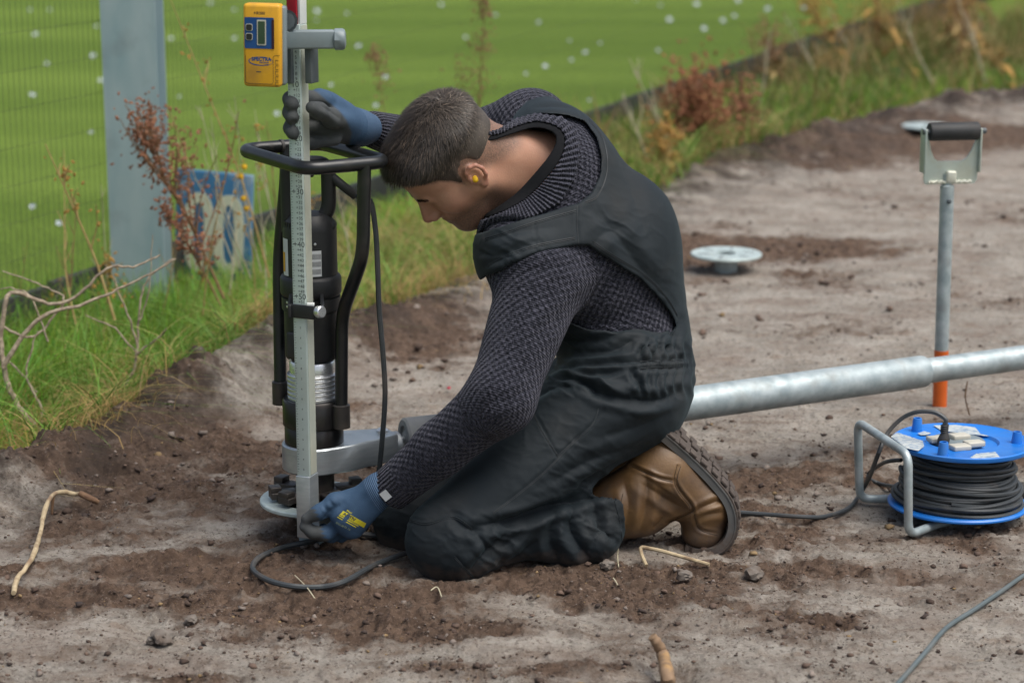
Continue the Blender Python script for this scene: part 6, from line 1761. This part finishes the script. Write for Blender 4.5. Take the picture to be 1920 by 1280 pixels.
c2_ = N.new('ShaderNodeMix'); c2_.data_type = 'RGBA'; c2_.inputs['B'].default_value = (.16, .25, .40, 1); L.new(c1_.outputs['Result'], c2_.inputs['A']); L.new(mr.outputs[0], c2_.inputs['Factor'])
c3_ = N.new('ShaderNodeMix'); c3_.data_type = 'RGBA'; L.new(c2_.outputs['Result'], c3_.inputs['A'])
cc = N.new('ShaderNodeMix'); cc.data_type = 'RGBA'; cc.inputs['A'].default_value = (.040, .045, .048, 1); cc.inputs['B'].default_value = (.075, .080, .080, 1); L.new(nz.outputs['Fac'], cc.inputs['Factor']); L.new(cc.outputs['Result'], c3_.inputs['B'])
L.new(at.outputs['Fac'], c3_.inputs['Factor']); L.new(c3_.outputs['Result'], b.inputs['Base Color']); b.inputs['Roughness'].default_value = .72; b.inputs['Specular IOR Level'].default_value = .3
n3 = N.new('ShaderNodeTexNoise'); n3.inputs['Scale'].default_value = 600; L.new(tc.outputs['Object'], n3.inputs['Vector'])
ad = N.new('ShaderNodeMath'); ad.operation = 'ADD'; L.new(cf.outputs[0], ad.inputs[0]); L.new(n3.outputs['Fac'], ad.inputs[1])
bp = N.new('ShaderNodeBump'); bp.inputs['Distance'].default_value = .0008; bp.inputs['Strength'].default_value = .6; L.new(ad.outputs[0], bp.inputs['Height']); L.new(bp.outputs[0], b.inputs['Normal'])

def chain_sdf(pts, k=.006):
    """finger: [(px,py,Y,r)...]"""
    return [(cone(P(*a[:3]), P(*c[:3]), a[3], c[3]), k) for a, c in zip(pts[:-1], pts[1:])]
def glove(items, coat_items, cuffA, cuffB, label_, dors=None, creases=()):
    f = union(items)
    pts = np.array([arr(Vector(c)) for c in (cuffA, cuffB)])
    lo, hi = dors['lo'], dors['hi']
    v, q = mesh_sdf(f, lo, hi, .0017); v = relax(v, q, 1, .5); nrm = vnormals(v, q)
    v = folds(v, nrm, list(creases)); nrm = vnormals(v, q)
    ca = arr(cuffA); ax_ = arr(cuffB)-ca; Ln = np.linalg.norm(ax_); ax_ /= Ln
    t = (v-ca)@ax_
    coat = dors['coat'](v, nrm)
    me = new_mesh('glove', v, q); attr(me, 'coat', coat)
    attr(me, 'knit', np.stack([t, sstep(-.004, .0, t), t*0], 1), 'FLOAT_VECTOR')
    o = link('glove', me, M_GLOVE, person); o['label'] = label_
    return o, f
# near (left) hand at the foot of the staff
th = [(672,930,3.868,.019),(628,940,3.852,.0155),(598,960,3.842,.0130),(575,972,3.842,.0108)]
ix = [(648,975,3.865,.0150),(612,1000,3.852,.0135),(586,997,3.842,.0118),(571,987,3.842,.0102)]
mi = [(655,985,3.878,.0150),(622,1004,3.880,.0130),(600,1002,3.900,.0118),(588,990,3.915,.0105)]
ri = [(665,988,3.892,.0145),(640,1004,3.900,.0125),(618,1000,3.918,.0115),(606,990,3.93,.010)]
li = [(678,985,3.905,.013),(655,1000,3.918,.0115),(638,995,3.932,.0105)]
th, ix, mi, ri, li = [[(a[0], a[1], a[2]+.020, a[3]) for a in f_] for f_ in (th, ix, mi, ri, li)]      # the fingers rest on the staff
vw = Vector((.10, -.93, .34)).normalized()        # the back of the hand faces the viewer
it = [(cone(P(712,918,3.868), P(652,962,3.868), .0300, .0345, (vw, .62)), 0), (cone(P(690,945,3.868), P(660,985,3.872), .026, .026, (vw, .62)), .02)]
it += chain_sdf(th, .012)+chain_sdf(ix, .008)+chain_sdf(mi, .005)+chain_sdf(ri, .004)+chain_sdf(li, .004)
it += [(cone(P(712,918,3.868), P(752,898,3.868), .0285, .0285), .02)]
def coatL(v, n):
    px, py, _ = project(v)
    d = poly_sd(px, py, [(555,960),(588,952),(596,968),(604,992),(606,1003),(618,1016),(600,1030),(540,1030),(540,950)])
    back = sstep(.25, .5, n@np.array([-.35,.9,-.1])); return np.maximum(sstep(3, -3, d+3*np.sin(py*.8)), back*(px < 690))
allp = np.array([arr(P(*a[:3])) for a in th+ix+mi+ri+li]+[arr(P(755,895,3.868))])
gl, fL = glove(it, None, P(697,926,3.868), P(745,900,3.868), 'blue glove with dark coated fingertips on the near hand', dict(lo=allp.min(0)-.045, hi=allp.max(0)+.045, coat=coatL),
    [([(640,945),(618,960),(605,978)], .0045, 6), ([(655,955),(640,965),(625,985)], .002, 5), ([(618,938),(626,950)], .002, 3), ([(606,948),(614,958)], .002, 3), ([(690,925),(672,945),(660,975)], .0015, 6)])
def on_surface(f, px, py, y0=3.78, y1=3.95, lift=.0006):
    ys_ = np.linspace(y0, y1, 600); pts = np.array([arr(P(px, py, y)) for y in ys_]); d = f(pts); k = np.argmax(d < lift)
    return Vector(pts[k]) if d[k] < lift else None
# print on the back of the glove
M_PRY = mat('yellow_print', (.60, .52, .02), (.5, .44, .02), .6); M_PRG = mat('pale_print', (.24, .30, .20), None, .6)
def printed(name, vf, ox, oy, X2, Y2, m, par, f=fL, lift=.0007):
    vs, fs = vf; out = []
    for w in vs:
        p = on_surface(f, ox+w.x*X2[0]+w.y*Y2[0], oy+w.x*X2[1]+w.y*Y2[1], lift=lift)
        if p is None: return None
        out.append(p)
    return MB().add(out, fs).build(name, m, par, smooth=False)
def bar(x0, x1, y0, y1, n=8):
    vs = [Vector((x0+(x1-x0)*i/n, y, 0)) for i in range(n+1) for y in (y0, y1)]; return vs, [(2*i, 2*i+2, 2*i+3, 2*i+1) for i in range(n)]
aX, aY = (1.12, .62), (.52, -1.0)
printed('print_band', bar(-21, 21, -4.2, 4.2), 661, 972, aX, aY, M_PRY, gl)
printed('print_lettering', text_mesh('ACTIV', 7.2, bold=.25), 655, 968.5, aX, aY, M_INK, gl, lift=.0012)
printed('print_band', bar(-21, 16, -.9, .9), 654, 976, aX, aY, M_PRY, gl); printed('print_band', bar(-20, 14, -.8, .8), 652, 979.5, aX, aY, M_PRY, gl)
printed('print_lettering', text_mesh('MaxiFlex'[:4], 4.5, bold=.1), 655, 959, aX, aY, M_PRY, gl)
printed('print_lettering', text_mesh('EN388', 4.6, bold=.1), 637, 983, aX, aY, M_PRG, gl); printed('print_lettering', text_mesh('SS 10', 4.6, bold=.1), 651, 990, aX, aY, M_PRG, gl)
# far (right) hand round the staff
def wrap(y, r=.0128, ex=0): return [(612,y-4,3.965,r+.001),(572,y-6,3.945,r+.0005),(545+ex,y-4,3.915,r),(548+ex,y+5,3.892,r-.001)]
fi_ = [wrap(190,.0140), wrap(215,.0142), wrap(244, .0138, 1), [(628,262,3.975,.0115),(585,268,3.95,.0112),(566,268,3.925,.0105),(562,267,3.90,.0095)]]
thR = [(655,232,4.02,.020),(622,222,3.930,.0165),(598,208,3.888,.0140),(585,202,3.872,.0118)]
it = [(cone(P(672,238,4.07), P(612,205,3.985), .030, .030), 0), (cone(P(672,243,4.07), P(618,240,3.985), .030, .028), .02), (cone(P(640,215,4.02), P(598,180,3.962), .020, .014), .02)]
for f_ in fi_: it += chain_sdf(f_, .007)
it += chain_sdf(thR, .012) + [(cone(P(668,238,4.06), P(700,243,4.12), .0290, .0300), .015)]
def coatR(v, n):
    px, py, _ = project(v)
    d = poly_sd(px, py, [(520,150),(560,150),(596,174),(616,192),(636,208),(650,226),(660,250),(654,275),(600,290),(520,290)])
    return sstep(3, -3, d)
allp = np.array([arr(P(*a[:3])) for a in sum(fi_, [])+thR]+[arr(P(700,243,4.12))])
gr_, fR = glove(it, None, P(662,237,4.05), P(700,243,4.12), 'blue glove with dark coated palm on the far hand', dict(lo=allp.min(0)-.045, hi=allp.max(0)+.045, coat=coatR), [([(600,196),(620,208),(640,225)], .004, 5), ([(545,229),(557,230)], .003, 4)])
MB().tube([P(700,243,4.12)+Vector((0,0,0))+Vector((.4*math.cos(a)*.0, math.cos(a)*.028, math.sin(a)*.030)) for a in np.linspace(0, 6.283, 28)[:-1]], .0016, 6, closed=True).build('green_hem', mat('green_hem', (.03,.22,.10), None, .7), gr_)
# cuff label
cuffsd = lambda p: sweater_sdf(p)
pts = []
for px, py in ((711,926),(723,917),(735,931),(723,940)):
    p = on_surface(cuffsd, px, py, 3.76, 3.9, .0012); pts.append(p)
if all(p is not None for p in pts): MB().add(pts, [(0,1,2,3)]).build('cuff_tag', M_LABELW, sweater, smooth=False)
